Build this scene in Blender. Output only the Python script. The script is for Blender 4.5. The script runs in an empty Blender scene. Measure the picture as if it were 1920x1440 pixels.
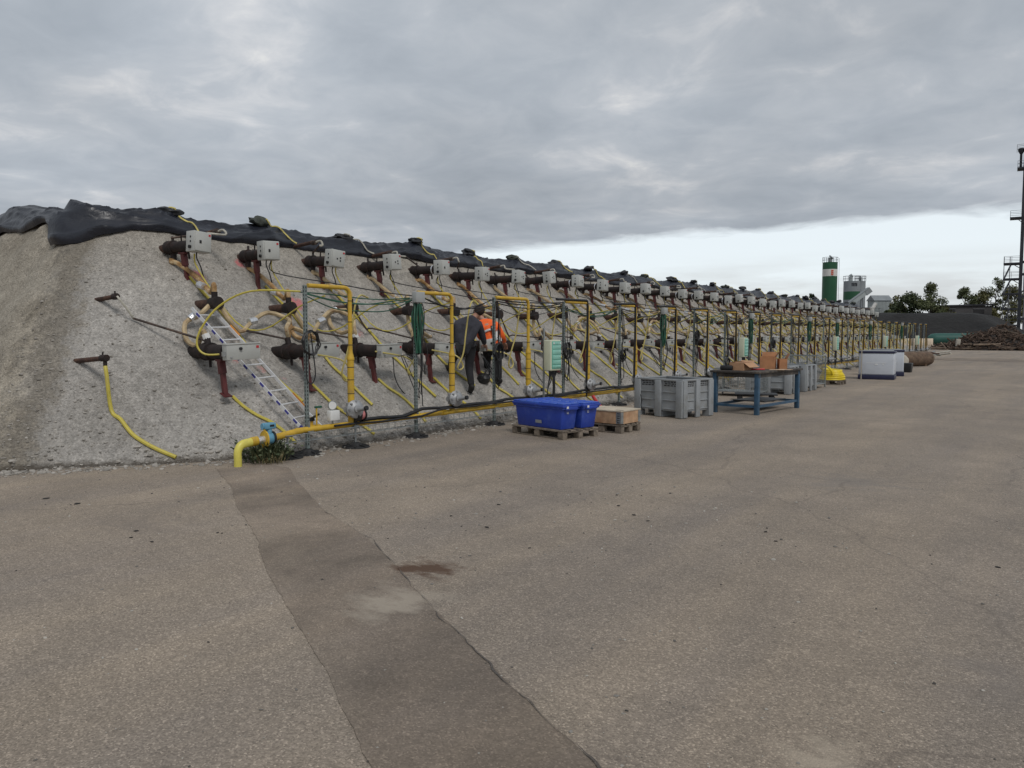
import bpy, bmesh, math, random
import numpy as np
from mathutils import Vector, Matrix, Euler
from mathutils import noise as NZ
R = math.radians
random.seed(7)
rng = np.random.default_rng(7)
S = bpy.context.scene
COL = S.collection

# ------------------------------------------------------------------ camera
YAW, PITCH = 36.1, 3.735
cam = bpy.data.cameras.new('camera')
cam.sensor_width = 36.0
cam.lens = 36.0 * 1440 / 1920
cam.clip_start = 0.05
cam.clip_end = 4000
camo = bpy.data.objects.new('camera', cam)
camo.location = (0, 0, 1.645)
camo.rotation_euler = (R(90 - PITCH), 0, R(YAW))
COL.objects.link(camo)
S.camera = camo

# ------------------------------------------------------------------ node helper
def N(nt, typ, ins=None, **props):
    n = nt.nodes.new(typ)
    for k, v in props.items():
        setattr(n, k, v)
    if ins:
        for k, v in ins.items():
            s = n.inputs[k]
            if isinstance(v, bpy.types.NodeSocket):
                nt.links.new(v, s)
            else:
                s.default_value = v
    return n

def ramp(nt, fac, stops):
    n = nt.nodes.new('ShaderNodeValToRGB')
    e = n.color_ramp.elements
    while len(e) < len(stops):
        e.new(0.5)
    for q, (p, c) in zip(e, stops):
        q.position = p
        q.color = (c[0], c[1], c[2], 1) if isinstance(c, (tuple, list)) else (c, c, c, 1)
    nt.links.new(fac, n.inputs[0])
    return n.outputs[0]

def mixc(nt, fac, a, b, blend='MIX'):
    n = nt.nodes.new('ShaderNodeMix')
    n.data_type = 'RGBA'
    n.blend_type = blend
    for idx, v in ((0, fac), (6, a), (7, b)):
        s = n.inputs[idx]
        if isinstance(v, bpy.types.NodeSocket):
            nt.links.new(v, s)
        elif idx == 0:
            s.default_value = v
        else:
            s.default_value = (v[0], v[1], v[2], 1)
    return n.outputs[2]

def math_(nt, op, a, b=None, clamp=False):
    n = nt.nodes.new('ShaderNodeMath')
    n.operation = op
    n.use_clamp = clamp
    for i, v in enumerate((a, b)):
        if v is None:
            continue
        if isinstance(v, bpy.types.NodeSocket):
            nt.links.new(v, n.inputs[i])
        else:
            n.inputs[i].default_value = v
    return n.outputs[0]

# ------------------------------------------------------------------ world: overcast deck that ends in a far straight edge
SUN_EL, SUN_AZ = 50.0, 118.0          # compass-like: 0 = +Y, 90 = +X
W = bpy.data.worlds.new('World')
S.world = W
W.use_nodes = True
nt = W.node_tree
nt.nodes.clear()
out = N(nt, 'ShaderNodeOutputWorld')
bg = N(nt, 'ShaderNodeBackground', {'Strength': 0.1})
nt.links.new(bg.outputs[0], out.inputs[0])
tc = N(nt, 'ShaderNodeTexCoord')
sep = N(nt, 'ShaderNodeSeparateXYZ', {0: tc.outputs['Generated']})
zc = math_(nt, 'MAXIMUM', sep.outputs[2], 0.012)
px = math_(nt, 'DIVIDE', sep.outputs[0], zc)
py = math_(nt, 'DIVIDE', sep.outputs[1], zc)
pv = N(nt, 'ShaderNodeCombineXYZ', {0: px, 1: py, 2: 0.0}).outputs[0]
plen = N(nt, 'ShaderNodeVectorMath', {0: pv}, operation='LENGTH').outputs['Value']
pq = N(nt, 'ShaderNodeVectorMath', {0: pv, 'Scale': math_(nt, 'POWER', math_(nt, 'ADD', plen, 0.6), -0.45)}, operation='SCALE').outputs[0]
n1 = N(nt, 'ShaderNodeTexNoise', {'Vector': pq, 'Scale': 1.7, 'Detail': 7.0, 'Roughness': 0.52, 'Distortion': 0.35}).outputs[0]
n2 = N(nt, 'ShaderNodeTexNoise', {'Vector': pq, 'Scale': 5.2, 'Detail': 6.0, 'Roughness': 0.58, 'Distortion': 0.5}).outputs[0]
n3 = N(nt, 'ShaderNodeTexNoise', {'Vector': pq, 'Scale': 0.7, 'Detail': 3.0}).outputs[0]
m = math_(nt, 'ADD', math_(nt, 'MULTIPLY', n1, 0.62), math_(nt, 'MULTIPLY', n2, 0.38))
deck = ramp(nt, m, [(0.34, (3.55, 3.95, 4.45)), (0.46, (4.10, 4.50, 5.00)), (0.55, (4.70, 5.05, 5.50)), (0.615, (5.8, 6.0, 6.3)), (0.69, (7.9, 7.9, 7.7))])
deck = mixc(nt, 1.0, deck, ramp(nt, n3, [(0.3, 0.84), (0.7, 1.15)]), 'MULTIPLY')
sky = N(nt, 'ShaderNodeTexSky', sky_type='NISHITA', sun_disc=False, sun_elevation=R(SUN_EL), sun_rotation=R(SUN_AZ)).outputs[0]
clear = mixc(nt, 0.85, sky, (9.0, 9.7, 10.1))
n4 = N(nt, 'ShaderNodeTexNoise', {'Vector': N(nt, 'ShaderNodeVectorMath', {0: tc.outputs['Generated'], 1: (5.0, 5.0, 34.0)}, operation='MULTIPLY').outputs[0], 'Scale': 1.0, 'Detail': 6.0, 'Roughness': 0.55}).outputs[0]
low = math_(nt, 'MULTIPLY', ramp(nt, n4, [(0.36, 0.0), (0.54, 1.0)]), ramp(nt, sep.outputs[2], [(0.045, 1.0), (0.10, 0.0)]))
clear = mixc(nt, math_(nt, 'MULTIPLY', low, 0.9), clear, (6.0, 6.2, 6.3))
edge = math_(nt, 'ADD', py, math_(nt, 'ADD', math_(nt, 'MULTIPLY', n2, 1.1), math_(nt, 'MULTIPLY', n1, 1.2)))
em = ramp(nt, math_(nt, 'MULTIPLY', edge, 0.1), [(0.81, 0.0), (0.885, 1.0)])
skyc = mixc(nt, em, deck, clear)
nt.links.new(skyc, bg.inputs[0])

sun = bpy.data.lights.new('sun', 'SUN')
sun.energy = 1.4
sun.angle = R(18)
sun.color = (1.0, 0.965, 0.92)
suno = bpy.data.objects.new('sun', sun)
COL.objects.link(suno)
sd = Vector((math.sin(R(SUN_AZ)) * math.cos(R(SUN_EL)), math.cos(R(SUN_AZ)) * math.cos(R(SUN_EL)), math.sin(R(SUN_EL))))
suno.rotation_euler = sd.to_track_quat('Z', 'Y').to_euler()
suno.location = (0, 0, 30)
vs = S.view_settings
vs.view_transform = 'Standard'
vs.look = 'None'
vs.gamma = 1
vs.exposure = 0.0
vs.use_curve_mapping = False

# ------------------------------------------------------------------ materials
MATS = {}
def mat(name, col, rough=0.6, metal=0.0, var=0.12, vscale=6.0, bump=0.0, bscale=40.0, dirt=None, dscale=3.0, dlo=0.5, dhi=0.7, spec=0.5):
    m = bpy.data.materials.new(name)
    m.use_nodes = True
    t = m.node_tree
    b = t.nodes['Principled BSDF']
    b.inputs['Roughness'].default_value = rough
    b.inputs['Metallic'].default_value = metal
    b.inputs['Specular IOR Level'].default_value = spec
    co = N(t, 'ShaderNodeTexCoord').outputs['Object']
    oi = N(t, 'ShaderNodeObjectInfo').outputs['Random']
    cov = N(t, 'ShaderNodeVectorMath', {0: co, 1: N(t, 'ShaderNodeCombineXYZ', {0: math_(t, 'MULTIPLY', oi, 37.0), 1: 0.0, 2: math_(t, 'MULTIPLY', oi, 11.0)}).outputs[0]}, operation='ADD').outputs[0]
    nz = N(t, 'ShaderNodeTexNoise', {'Vector': cov, 'Scale': vscale, 'Detail': 5.0, 'Roughness': 0.6}).outputs[0]
    lo = tuple(c * (1 - var * 2) for c in col)
    hi = tuple(min(1, c * (1 + var * 2)) for c in col)
    c = ramp(t, nz, [(0.3, lo), (0.7, hi)])
    if dirt:
        nd = N(t, 'ShaderNodeTexNoise', {'Vector': cov, 'Scale': dscale, 'Detail': 8.0, 'Roughness': 0.68}).outputs[0]
        c = mixc(t, ramp(t, nd, [(dlo, 0.0), (dhi, 1.0)]), c, dirt)
    t.links.new(c, b.inputs['Base Color'])
    if bump:
        nb = N(t, 'ShaderNodeTexNoise', {'Vector': co, 'Scale': bscale, 'Detail': 4.0}).outputs[0]
        bp = N(t, 'ShaderNodeBump', {'Strength': bump, 'Distance': 0.02, 'Height': nb})
        t.links.new(bp.outputs[0], b.inputs['Normal'])
    MATS[name] = m
    return m

mat('rust_dark', (0.017, 0.011, 0.010), 0.75, 0.1, 0.3, 9, 0.3, 60, (0.045, 0.021, 0.014), 6, 0.5, 0.72)
mat('rust', (0.055, 0.027, 0.019), 0.85, 0.0, 0.3, 9, 0.4, 60, (0.12, 0.06, 0.036), 7, 0.5, 0.7)
mat('red_primer', (0.098, 0.019, 0.019), 0.6, 0, 0.18, 7, 0, 40, (0.07, 0.03, 0.025), 8, 0.55, 0.75)
mat('box_grey', (0.43, 0.435, 0.41), 0.45, 0, 0.04, 3, 0, 40, (0.33, 0.32, 0.29), 4, 0.6, 0.85)
mat('box_grey_dark', (0.36, 0.37, 0.36), 0.5, 0, 0.05, 3)
mat('black', (0.012, 0.012, 0.013), 0.5, 0, 0.2, 8)
mat('rubber', (0.016, 0.016, 0.017), 0.75, 0, 0.25, 10, 0.2, 50, (0.07, 0.065, 0.055), 9, 0.58, 0.75)
mat('red_tag', (0.45, 0.03, 0.035), 0.5, 0, 0.05)
mat('gas_yellow', (0.55, 0.345, 0.030), 0.5, 0, 0.08, 5, 0, 40, (0.30, 0.20, 0.06), 6, 0.52, 0.75)
mat('hose_yellow', (0.54, 0.45, 0.07), 0.5, 0, 0.1, 5, 0, 40, (0.36, 0.29, 0.10), 5, 0.5, 0.75)
mat('hose_pale', (0.52, 0.43, 0.14), 0.5, 0, 0.1, 5)
mat('pipe_lemon', (0.66, 0.58, 0.11), 0.4, 0, 0.05, 5, 0, 40, (0.55, 0.47, 0.12), 6, 0.55, 0.8)
mat('insul_amber', (0.36, 0.20, 0.07), 0.6, 0, 0.3, 4, 0.4, 45, (0.55, 0.44, 0.27), 4, 0.45, 0.65)
mat('insul_cream', (0.43, 0.33, 0.195), 0.7, 0, 0.2, 5, 0.4, 45, (0.24, 0.13, 0.06), 4, 0.52, 0.72)
mat('foil', (0.72, 0.73, 0.75), 0.3, 0.7, 0.1, 14, 0.5, 40)
mat('white_plastic', (0.72, 0.72, 0.70), 0.45, 0, 0.04, 4)
mat('galv', (0.30, 0.32, 0.32), 0.45, 0.6, 0.15, 18)
mat('galv_green', (0.20, 0.235, 0.225), 0.55, 0.3, 0.15, 12)
mat('alloy', (0.33, 0.335, 0.34), 0.5, 0.35, 0.1, 14)
mat('alu', (0.68, 0.68, 0.68), 0.4, 0.25, 0.06, 8)
mat('blue_stripe', (0.05, 0.05, 0.26), 0.5, 0, 0.1)
mat('orange_plastic', (0.66, 0.25, 0.025), 0.5, 0, 0.1)
mat('actuator_blue', (0.13, 0.32, 0.45), 0.45, 0, 0.08, 6)
mat('cabinet_cream', (0.56, 0.58, 0.44), 0.5, 0, 0.04, 3, 0, 40, (0.42, 0.42, 0.32), 4, 0.6, 0.85)
mat('cabinet_green', (0.13, 0.42, 0.32), 0.22, 0, 0.08, 5)
mat('cabinet_green_light', (0.24, 0.52, 0.42), 0.3, 0, 0.08, 5)
mat('cable_green', (0.018, 0.085, 0.052), 0.5, 0, 0.2, 8)
mat('reel_pink', (0.55, 0.20, 0.20), 0.6, 0, 0.1)
mat('crate_blue', (0.020, 0.055, 0.36), 0.42, 0, 0.08, 3, 0.05, 30, (0.07, 0.12, 0.42), 5, 0.5, 0.8)
mat('crate_blue_light', (0.035, 0.10, 0.47), 0.42, 0, 0.08, 3)
mat('pallet_wood', (0.19, 0.155, 0.12), 0.85, 0, 0.25, 9, 0.3, 30, (0.09, 0.075, 0.06), 5, 0.5, 0.7)
mat('box_wood', (0.46, 0.29, 0.17), 0.7, 0, 0.15, 7, 0.1, 30, (0.36, 0.19, 0.10), 5, 0.5, 0.7)
mat('lid_wood', (0.50, 0.43, 0.33), 0.75, 0, 0.1, 6, 0.1, 30)
mat('plastic_grey', (0.285, 0.30, 0.31), 0.55, 0, 0.06, 3, 0.04, 30, (0.22, 0.215, 0.195), 4, 0.5, 0.75)
mat('slot_dark', (0.02, 0.02, 0.022), 0.8, 0, 0.1)
mat('table_blue', (0.035, 0.085, 0.145), 0.5, 0, 0.12, 6, 0, 40, (0.04, 0.05, 0.06), 7, 0.6, 0.75)
mat('table_top', (0.045, 0.038, 0.033), 0.7, 0, 0.3, 5, 0.2, 20, (0.16, 0.13, 0.10), 4, 0.5, 0.7)
mat('cardboard', (0.44, 0.25, 0.14), 0.85, 0, 0.08, 5)
mat('cardboard_brown', (0.40, 0.19, 0.09), 0.85, 0, 0.1, 5)
mat('cardboard_light', (0.52, 0.37, 0.25), 0.85, 0, 0.08, 5)
mat('red_plastic', (0.55, 0.05, 0.05), 0.45, 0, 0.1)
mat('coil_yellow', (0.78, 0.60, 0.02), 0.45, 0, 0.06)
mat('white_panel', (0.52, 0.55, 0.60), 0.4, 0, 0.04, 2, 0, 40, (0.42, 0.44, 0.46), 3, 0.55, 0.8)
mat('lid_navy', (0.014, 0.016, 0.05), 0.45, 0, 0.1)
mat('tank_brown', (0.11, 0.07, 0.045), 0.85, 0, 0.25, 4, 0.4, 12, (0.20, 0.14, 0.09), 3, 0.5, 0.7)
mat('concrete', (0.42, 0.38, 0.32), 0.9, 0, 0.1, 3, 0.3, 20)
mat('block_cream', (0.62, 0.52, 0.40), 0.9, 0, 0.08, 3)
mat('tank_green', (0.018, 0.085, 0.068), 0.45, 0, 0.08, 1.5)
mat('silo_green', (0.014, 0.085, 0.036), 0.5, 0, 0.06, 0.6)
mat('silo_white', (0.66, 0.64, 0.60), 0.6, 0, 0.05, 0.6)
mat('silo_grey', (0.24, 0.26, 0.27), 0.6, 0, 0.08, 0.6)
mat('logo_red', (0.62, 0.13, 0.07), 0.6, 0, 0.05)
mat('plant_grey', (0.24, 0.26, 0.265), 0.6, 0, 0.1, 0.5)
mat('plant_pale', (0.36, 0.395, 0.39), 0.6, 0, 0.08, 0.5)
mat('plant_green', (0.13, 0.18, 0.155), 0.6, 0, 0.1, 0.5)
mat('steel_dark', (0.035, 0.037, 0.045), 0.6, 0.3, 0.15, 1)
mat('steel_grey', (0.14, 0.145, 0.16), 0.6, 0.2, 0.1, 1)
mat('tower_panel', (0.22, 0.22, 0.24), 0.6, 0, 0.1, 0.4)
mat('tower_yellow', (0.34, 0.28, 0.06), 0.6, 0, 0.1, 0.4)
mat('shed_dark', (0.06, 0.058, 0.06), 0.8, 0, 0.1, 0.5)
mat('scrap', (0.085, 0.056, 0.040), 0.9, 0, 0.25, 2, 0.3, 8)
mat('scrap_pale', (0.17, 0.125, 0.09), 0.9, 0, 0.25, 2, 0.3, 8)
mat('scrap_black', (0.03, 0.025, 0.022), 0.9, 0, 0.25, 2, 0.3, 8)
mat('bark', (0.055, 0.045, 0.035), 0.9, 0, 0.2, 3)
mat('sandbag', (0.050, 0.056, 0.046), 0.9, 0, 0.25, 8, 0.3, 60)
mat('sandbag_dark', (0.018, 0.019, 0.022), 0.6, 0, 0.25, 8, 0.2, 40)
mat('strap_yellow', (0.56, 0.47, 0.14), 0.6, 0, 0.15, 12)
mat('tube_pale', (0.42, 0.40, 0.34), 0.55, 0, 0.15, 8)
mat('tube_dark', (0.050, 0.034, 0.028), 0.7, 0.1, 0.3, 8, 0, 40, (0.12, 0.075, 0.05), 6, 0.5, 0.7)
mat('skin', (0.42, 0.22, 0.15), 0.55, 0, 0.06, 12)
mat('hair', (0.028, 0.018, 0.013), 0.8, 0, 0.3, 30, 0.4, 90)
mat('sweater', (0.042, 0.042, 0.053), 0.9, 0, 0.15, 8, 0.3, 30)
mat('trousers', (0.019, 0.019, 0.022), 0.9, 0, 0.2, 8, 0.3, 30)
mat('boot', (0.012, 0.011, 0.010), 0.7, 0, 0.3, 8)
mat('hivis', (0.90, 0.13, 0.015), 0.7, 0, 0.06, 6, 0.3, 30)
mat('hivis_stripe', (0.55, 0.56, 0.56), 0.4, 0, 0.05)

def leaf_mat(name, a, b):
    m = bpy.data.materials.new(name)
    m.use_nodes = True
    t = m.node_tree
    bs = t.nodes['Principled BSDF']
    bs.inputs['Roughness'].default_value = 0.7
    g = N(t, 'ShaderNodeNewGeometry')
    c = ramp(t, g.outputs['Random Per Island'], [(0.0, a), (1.0, b)])
    t.links.new(c, bs.inputs['Base Color'])
    MATS[name] = m
leaf_mat('leaf_dark', (0.028, 0.042, 0.016), (0.075, 0.095, 0.034))
leaf_mat('leaf_mid', (0.055, 0.070, 0.026), (0.125, 0.14, 0.055))
leaf_mat('leaf_olive', (0.075, 0.078, 0.026), (0.16, 0.15, 0.056))
leaf_mat('leaf_weed', (0.03, 0.05, 0.018), (0.11, 0.125, 0.06))
leaf_mat('grass_dry', (0.16, 0.13, 0.06), (0.30, 0.25, 0.13))

def stone_mat(name, a, b):
    leaf_mat(name, a, b)
    MATS[name].node_tree.nodes['Principled BSDF'].inputs['Roughness'].default_value = 0.9
stone_mat('stone', (0.17, 0.155, 0.135), (0.40, 0.37, 0.33))
stone_mat('stone_yard', (0.045, 0.04, 0.036), (0.46, 0.43, 0.38))
stone_mat('tar_lump', (0.012, 0.011, 0.010), (0.035, 0.03, 0.026))

def ground_mat(name, dark, patch):
    m = bpy.data.materials.new(name)
    m.use_nodes = True
    t = m.node_tree
    b = t.nodes['Principled BSDF']
    b.inputs['Specular IOR Level'].default_value = 0.35
    co = N(t, 'ShaderNodeTexCoord').outputs['Object']
    big = N(t, 'ShaderNodeTexNoise', {'Vector': co, 'Scale': 0.16, 'Detail': 5.0, 'Roughness': 0.6}).outputs[0]
    mid = N(t, 'ShaderNodeTexNoise', {'Vector': co, 'Scale': 1.1, 'Detail': 8.0, 'Roughness': 0.65}).outputs[0]
    mapv = N(t, 'ShaderNodeMapping', {'Vector': co, 'Scale': (1.1, 0.10, 1.0), 'Rotation': (0, 0, R(-12))}).outputs[0]
    trk = N(t, 'ShaderNodeTexNoise', {'Vector': mapv, 'Scale': 0.9, 'Detail': 5.0, 'Roughness': 0.6}).outputs[0]
    base = ramp(t, big, [(0.32, tuple(c * 0.86 for c in dark)), (0.68, tuple(c * 1.12 for c in dark))])
    base = mixc(t, 0.9, base, ramp(t, trk, [(0.3, (0.78, 0.80, 0.85)), (0.7, (1.17, 1.14, 1.08))]), 'MULTIPLY')
    if patch:
        pn = N(t, 'ShaderNodeTexNoise', {'Vector': co, 'Scale': 0.8, 'Detail': 7.0, 'Roughness': 0.6, 'Distortion': 0.5}).outputs[0]
        base = mixc(t, 1.0, base, ramp(t, pn, [(0.35, 0.74), (0.65, 1.28)]), 'MULTIPLY')
    base = mixc(t, 0.8, base, ramp(t, mid, [(0.3, 0.80), (0.72, 1.18)]), 'MULTIPLY')
    # tan dust drifted in patches
    dn = N(t, 'ShaderNodeTexNoise', {'Vector': co, 'Scale': 0.45, 'Detail': 9.0, 'Roughness': 0.7, 'Distortion': 0.6}).outputs[0]
    base = mixc(t, math_(t, 'MULTIPLY', ramp(t, dn, [(0.50, 0.0), (0.72, 1.0)]), 0.45 if not patch else 0.5), base, (0.285, 0.235, 0.18))
    # aggregate
    v1 = N(t, 'ShaderNodeTexVoronoi', {'Vector': co, 'Scale': 120.0, 'Randomness': 1.0})
    rnd = N(t, 'ShaderNodeSeparateColor', {0: v1.outputs['Color']}).outputs[0]
    agg = ramp(t, rnd, [(0.0, 0.50), (0.35, 0.80), (0.75, 1.08), (0.9, 1.35), (1.0, 2.05)])
    base = mixc(t, 0.62 if not patch else 0.45, base, agg, 'MULTIPLY')
    v2 = N(t, 'ShaderNodeTexVoronoi', {'Vector': co, 'Scale': 28.0, 'Randomness': 1.0})
    r2 = N(t, 'ShaderNodeSeparateColor', {0: v2.outputs['Color']}).outputs[1]
    base = mixc(t, 0.3, base, ramp(t, r2, [(0.0, 0.68), (0.12, 0.98), (0.90, 1.02), (1.0, 1.40)]), 'MULTIPLY')
    # oil spots and rust stains
    on = N(t, 'ShaderNodeTexNoise', {'Vector': co, 'Scale': 1.9, 'Detail': 6.0, 'Roughness': 0.62}).outputs[0]
    base = mixc(t, ramp(t, on, [(0.715, 0.0), (0.76, 0.75)]), base, (0.055, 0.045, 0.038))
    stn = N(t, 'ShaderNodeTexNoise', {'Vector': N(t, 'ShaderNodeMapping', {'Vector': co, 'Rotation': (0, 0, R(-30)), 'Scale': (2.6, 5.0, 1.0)}).outputs[0], 'Scale': 1.0, 'Detail': 8.0, 'Roughness': 0.62}).outputs[0]
    # stains with places of their own: a rust spill and pale cement smears
    for (sx, sy, sr, scol, sk) in ((-3.6, 3.93, .45, (0.10, 0.058, 0.036), 1.6), (-0.66, 3.03, .35, (0.40, 0.335, 0.26), .9), (-3.3, 3.3, .6, (0.36, 0.31, 0.25), .9), (-1.9, 9.0, 1.2, (0.19, 0.17, 0.155), .5), (1.5, 7.5, 1.4, (0.19, 0.17, 0.155), .5), (-6.5, 3.4, .8, (0.17, 0.145, 0.125), .5), (-0.2, 4.2, .7, (0.185, 0.16, 0.14), .5)):
        dd = N(t, 'ShaderNodeVectorMath', {0: co, 1: (sx, sy, 0)}, operation='DISTANCE').outputs['Value']
        ff = math_(t, 'SUBTRACT', 1.0, math_(t, 'DIVIDE', dd, sr), True)
        ff = math_(t, 'MULTIPLY', math_(t, 'SUBTRACT', math_(t, 'ADD', ff, math_(t, 'MULTIPLY', math_(t, 'SUBTRACT', stn, 0.5), 2.4)), 0.42), 2.2, True)
        ff = math_(t, 'MULTIPLY', ff, math_(t, 'SUBTRACT', 1.0, math_(t, 'DIVIDE', dd, sr * 1.5), True))
        base = mixc(t, math_(t, 'MULTIPLY', ff, sk), base, scol)
    # hairline cracks
    vc = N(t, 'ShaderNodeTexVoronoi', {'Vector': N(t, 'ShaderNodeVectorMath', {0: co, 1: N(t, 'ShaderNodeVectorMath', {0: N(t, 'ShaderNodeTexNoise', {'Vector': co, 'Scale': 1.5, 'Detail': 6.0}).outputs[1], 'Scale': 0.55}, operation='SCALE').outputs[0]}, operation='ADD').outputs[0], 'Scale': 0.17}, feature='DISTANCE_TO_EDGE').outputs[0]
    base = mixc(t, math_(t, 'MULTIPLY', ramp(t, vc, [(0.0, 1.0), (0.0035, 0.0)]), 0.35 if not patch else 0.0), base, (0.11, 0.09, 0.075))
    t.links.new(base, b.inputs['Base Color'])
    t.links.new(ramp(t, mid, [(0.3, 0.78), (0.7, 0.95)]), b.inputs['Roughness'])
    hgt = math_(t, 'ADD', math_(t, 'MULTIPLY', v1.outputs[0], -0.8 if not patch else -0.4), math_(t, 'MULTIPLY', mid, 1.2))
    bp = N(t, 'ShaderNodeBump', {'Strength': 0.55, 'Distance': 0.008, 'Height': hgt})
    t.links.new(bp.outputs[0], b.inputs['Normal'])
    MATS[name] = m
ground_mat('yard', (0.283, 0.235, 0.188), False)
ground_mat('yard_patch', (0.204, 0.165, 0.130), True)
ground_mat('yard_wet', (0.10, 0.085, 0.072), True)
MATS['yard_wet'].node_tree.nodes['Principled BSDF'].inputs['Specular IOR Level'].default_value = 0.6

def mound_mat():
    m = bpy.data.materials.new('mound')
    m.use_nodes = True
    t = m.node_tree
    b = t.nodes['Principled BSDF']
    b.inputs['Roughness'].default_value = 0.95
    b.inputs['Specular IOR Level'].default_value = 0.2
    co = N(t, 'ShaderNodeTexCoord').outputs['Object']
    s = N(t, 'ShaderNodeSeparateXYZ', {0: co})
    nb = N(t, 'ShaderNodeTexNoise', {'Vector': co, 'Scale': 0.7, 'Detail': 8.0, 'Roughness': 0.62}).outputs[0]
    nm = N(t, 'ShaderNodeTexNoise', {'Vector': co, 'Scale': 7.0, 'Detail': 8.0, 'Roughness': 0.7}).outputs[0]
    nf = N(t, 'ShaderNodeTexNoise', {'Vector': co, 'Scale': 34.0, 'Detail': 5.0, 'Roughness': 0.7}).outputs[0]
    vo = N(t, 'ShaderNodeTexVoronoi', {'Vector': co, 'Scale': 42.0})
    vr = N(t, 'ShaderNodeSeparateColor', {0: vo.outputs['Color']}).outputs[0]
    grey = ramp(t, nb, [(0.3, (0.325, 0.304, 0.276)), (0.7, (0.445, 0.420, 0.385))])
    tan = ramp(t, nb, [(0.3, (0.262, 0.228, 0.180)), (0.7, (0.405, 0.364, 0.300))])
    # the older end face and the strip under the sheet are clay, the front is gravel
    endm = math_(t, 'ADD', math_(t, 'SUBTRACT', math_(t, 'MULTIPLY', s.outputs[0], -0.85), s.outputs[1]), math_(t, 'MULTIPLY', math_(t, 'SUBTRACT', nm, 0.5), 1.3))
    em = ramp(t, math_(t, 'MULTIPLY', endm, 0.1), [(0.475, 0.0), (0.52, 1.0)])
    hm = ramp(t, math_(t, 'ADD', math_(t, 'MULTIPLY', s.outputs[2], 0.25), math_(t, 'MULTIPLY', math_(t, 'SUBTRACT', nb, 0.5), 0.35)), [(0.55, 0.0), (0.85, 0.7)])
    c = mixc(t, math_(t, 'MAXIMUM', em, hm), grey, tan)
    rib = ramp(t, math_(t, 'MULTIPLY', math_(t, 'ADD', endm, math_(t, 'MULTIPLY', math_(t, 'SUBTRACT', nb, 0.5), 1.2)), 0.1), [(0.435, 0.0), (0.465, 0.68), (0.488, 0.68), (0.53, 0.0)])
    c = mixc(t, rib, c, (0.17, 0.145, 0.11))
    c = mixc(t, 0.85, c, ramp(t, nm, [(0.30, 0.68), (0.70, 1.25)]), 'MULTIPLY')
    c = mixc(t, 0.5, c, ramp(t, nf, [(0.32, 0.55), (0.66, 1.35)]), 'MULTIPLY')
    c = mixc(t, 0.5, c, ramp(t, vr, [(0.0, 0.52), (0.3, 0.92), (0.85, 1.08), (1.0, 1.5)]), 'MULTIPLY')
    # wet silt along the toe
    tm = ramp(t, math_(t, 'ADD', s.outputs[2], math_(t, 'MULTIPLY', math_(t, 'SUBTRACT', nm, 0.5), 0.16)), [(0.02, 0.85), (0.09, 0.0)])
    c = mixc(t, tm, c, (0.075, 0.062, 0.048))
    # pink survey spray marks
    spray = None
    for (x, y, z, r) in ((-11.25, 6.95, 2.55, .20), (-10.85, 8.55, 2.2, .22), (-9.95, 6.75, 1.35, .16), (-9.75, 7.1, 1.2, .16), (-9.6, 7.35, 1.05, .15), (-11.6, 8.0, 2.85, .14), (-10.3, 9.6, 1.7, .15), (-11.2, 12.6, 2.5, .2)):
        d = N(t, 'ShaderNodeVectorMath', {0: co, 1: (x, y, z)}, operation='DISTANCE').outputs['Value']
        f = math_(t, 'SUBTRACT', 1.0, math_(t, 'DIVIDE', d, r), True)
        spray = f if spray is None else math_(t, 'MAXIMUM', spray, f)
    sf = ramp(t, math_(t, 'MULTIPLY', math_(t, 'MULTIPLY', spray, ramp(t, nm, [(0.40, 0.0), (0.56, 1.0)])), 2.2, True), [(0.1, 0.0), (0.8, 0.7)])
    c = mixc(t, sf, c, (0.62, 0.15, 0.16))
    t.links.new(c, b.inputs['Base Color'])
    h = math_(t, 'ADD', math_(t, 'ADD', math_(t, 'MULTIPLY', nf, 0.6), math_(t, 'MULTIPLY', nm, 1.2)), math_(t, 'MULTIPLY', vo.outputs[0], -0.5))
    bp = N(t, 'ShaderNodeBump', {'Strength': 0.8, 'Distance': 0.035, 'Height': h})
    t.links.new(bp.outputs[0], b.inputs['Normal'])
    MATS['mound'] = m
mound_mat()

def heap_mat():
    m = bpy.data.materials.new('heap')
    m.use_nodes = True
    t = m.node_tree
    b = t.nodes['Principled BSDF']
    b.inputs['Roughness'].default_value = 0.95
    co = N(t, 'ShaderNodeTexCoord').outputs['Object']
    n = N(t, 'ShaderNodeTexNoise', {'Vector': co, 'Scale': 0.25, 'Detail': 9.0, 'Roughness': 0.65}).outputs[0]
    t.links.new(ramp(t, n, [(0.3, (0.009, 0.0088, 0.009)), (0.7, (0.023, 0.022, 0.021))]), b.inputs['Base Color'])
    bp = N(t, 'ShaderNodeBump', {'Strength': 0.8, 'Distance': 0.3, 'Height': N(t, 'ShaderNodeTexNoise', {'Vector': co, 'Scale': 1.6, 'Detail': 6.0}).outputs[0]})
    t.links.new(bp.outputs[0], b.inputs['Normal'])
    MATS['heap'] = m
heap_mat()

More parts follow.
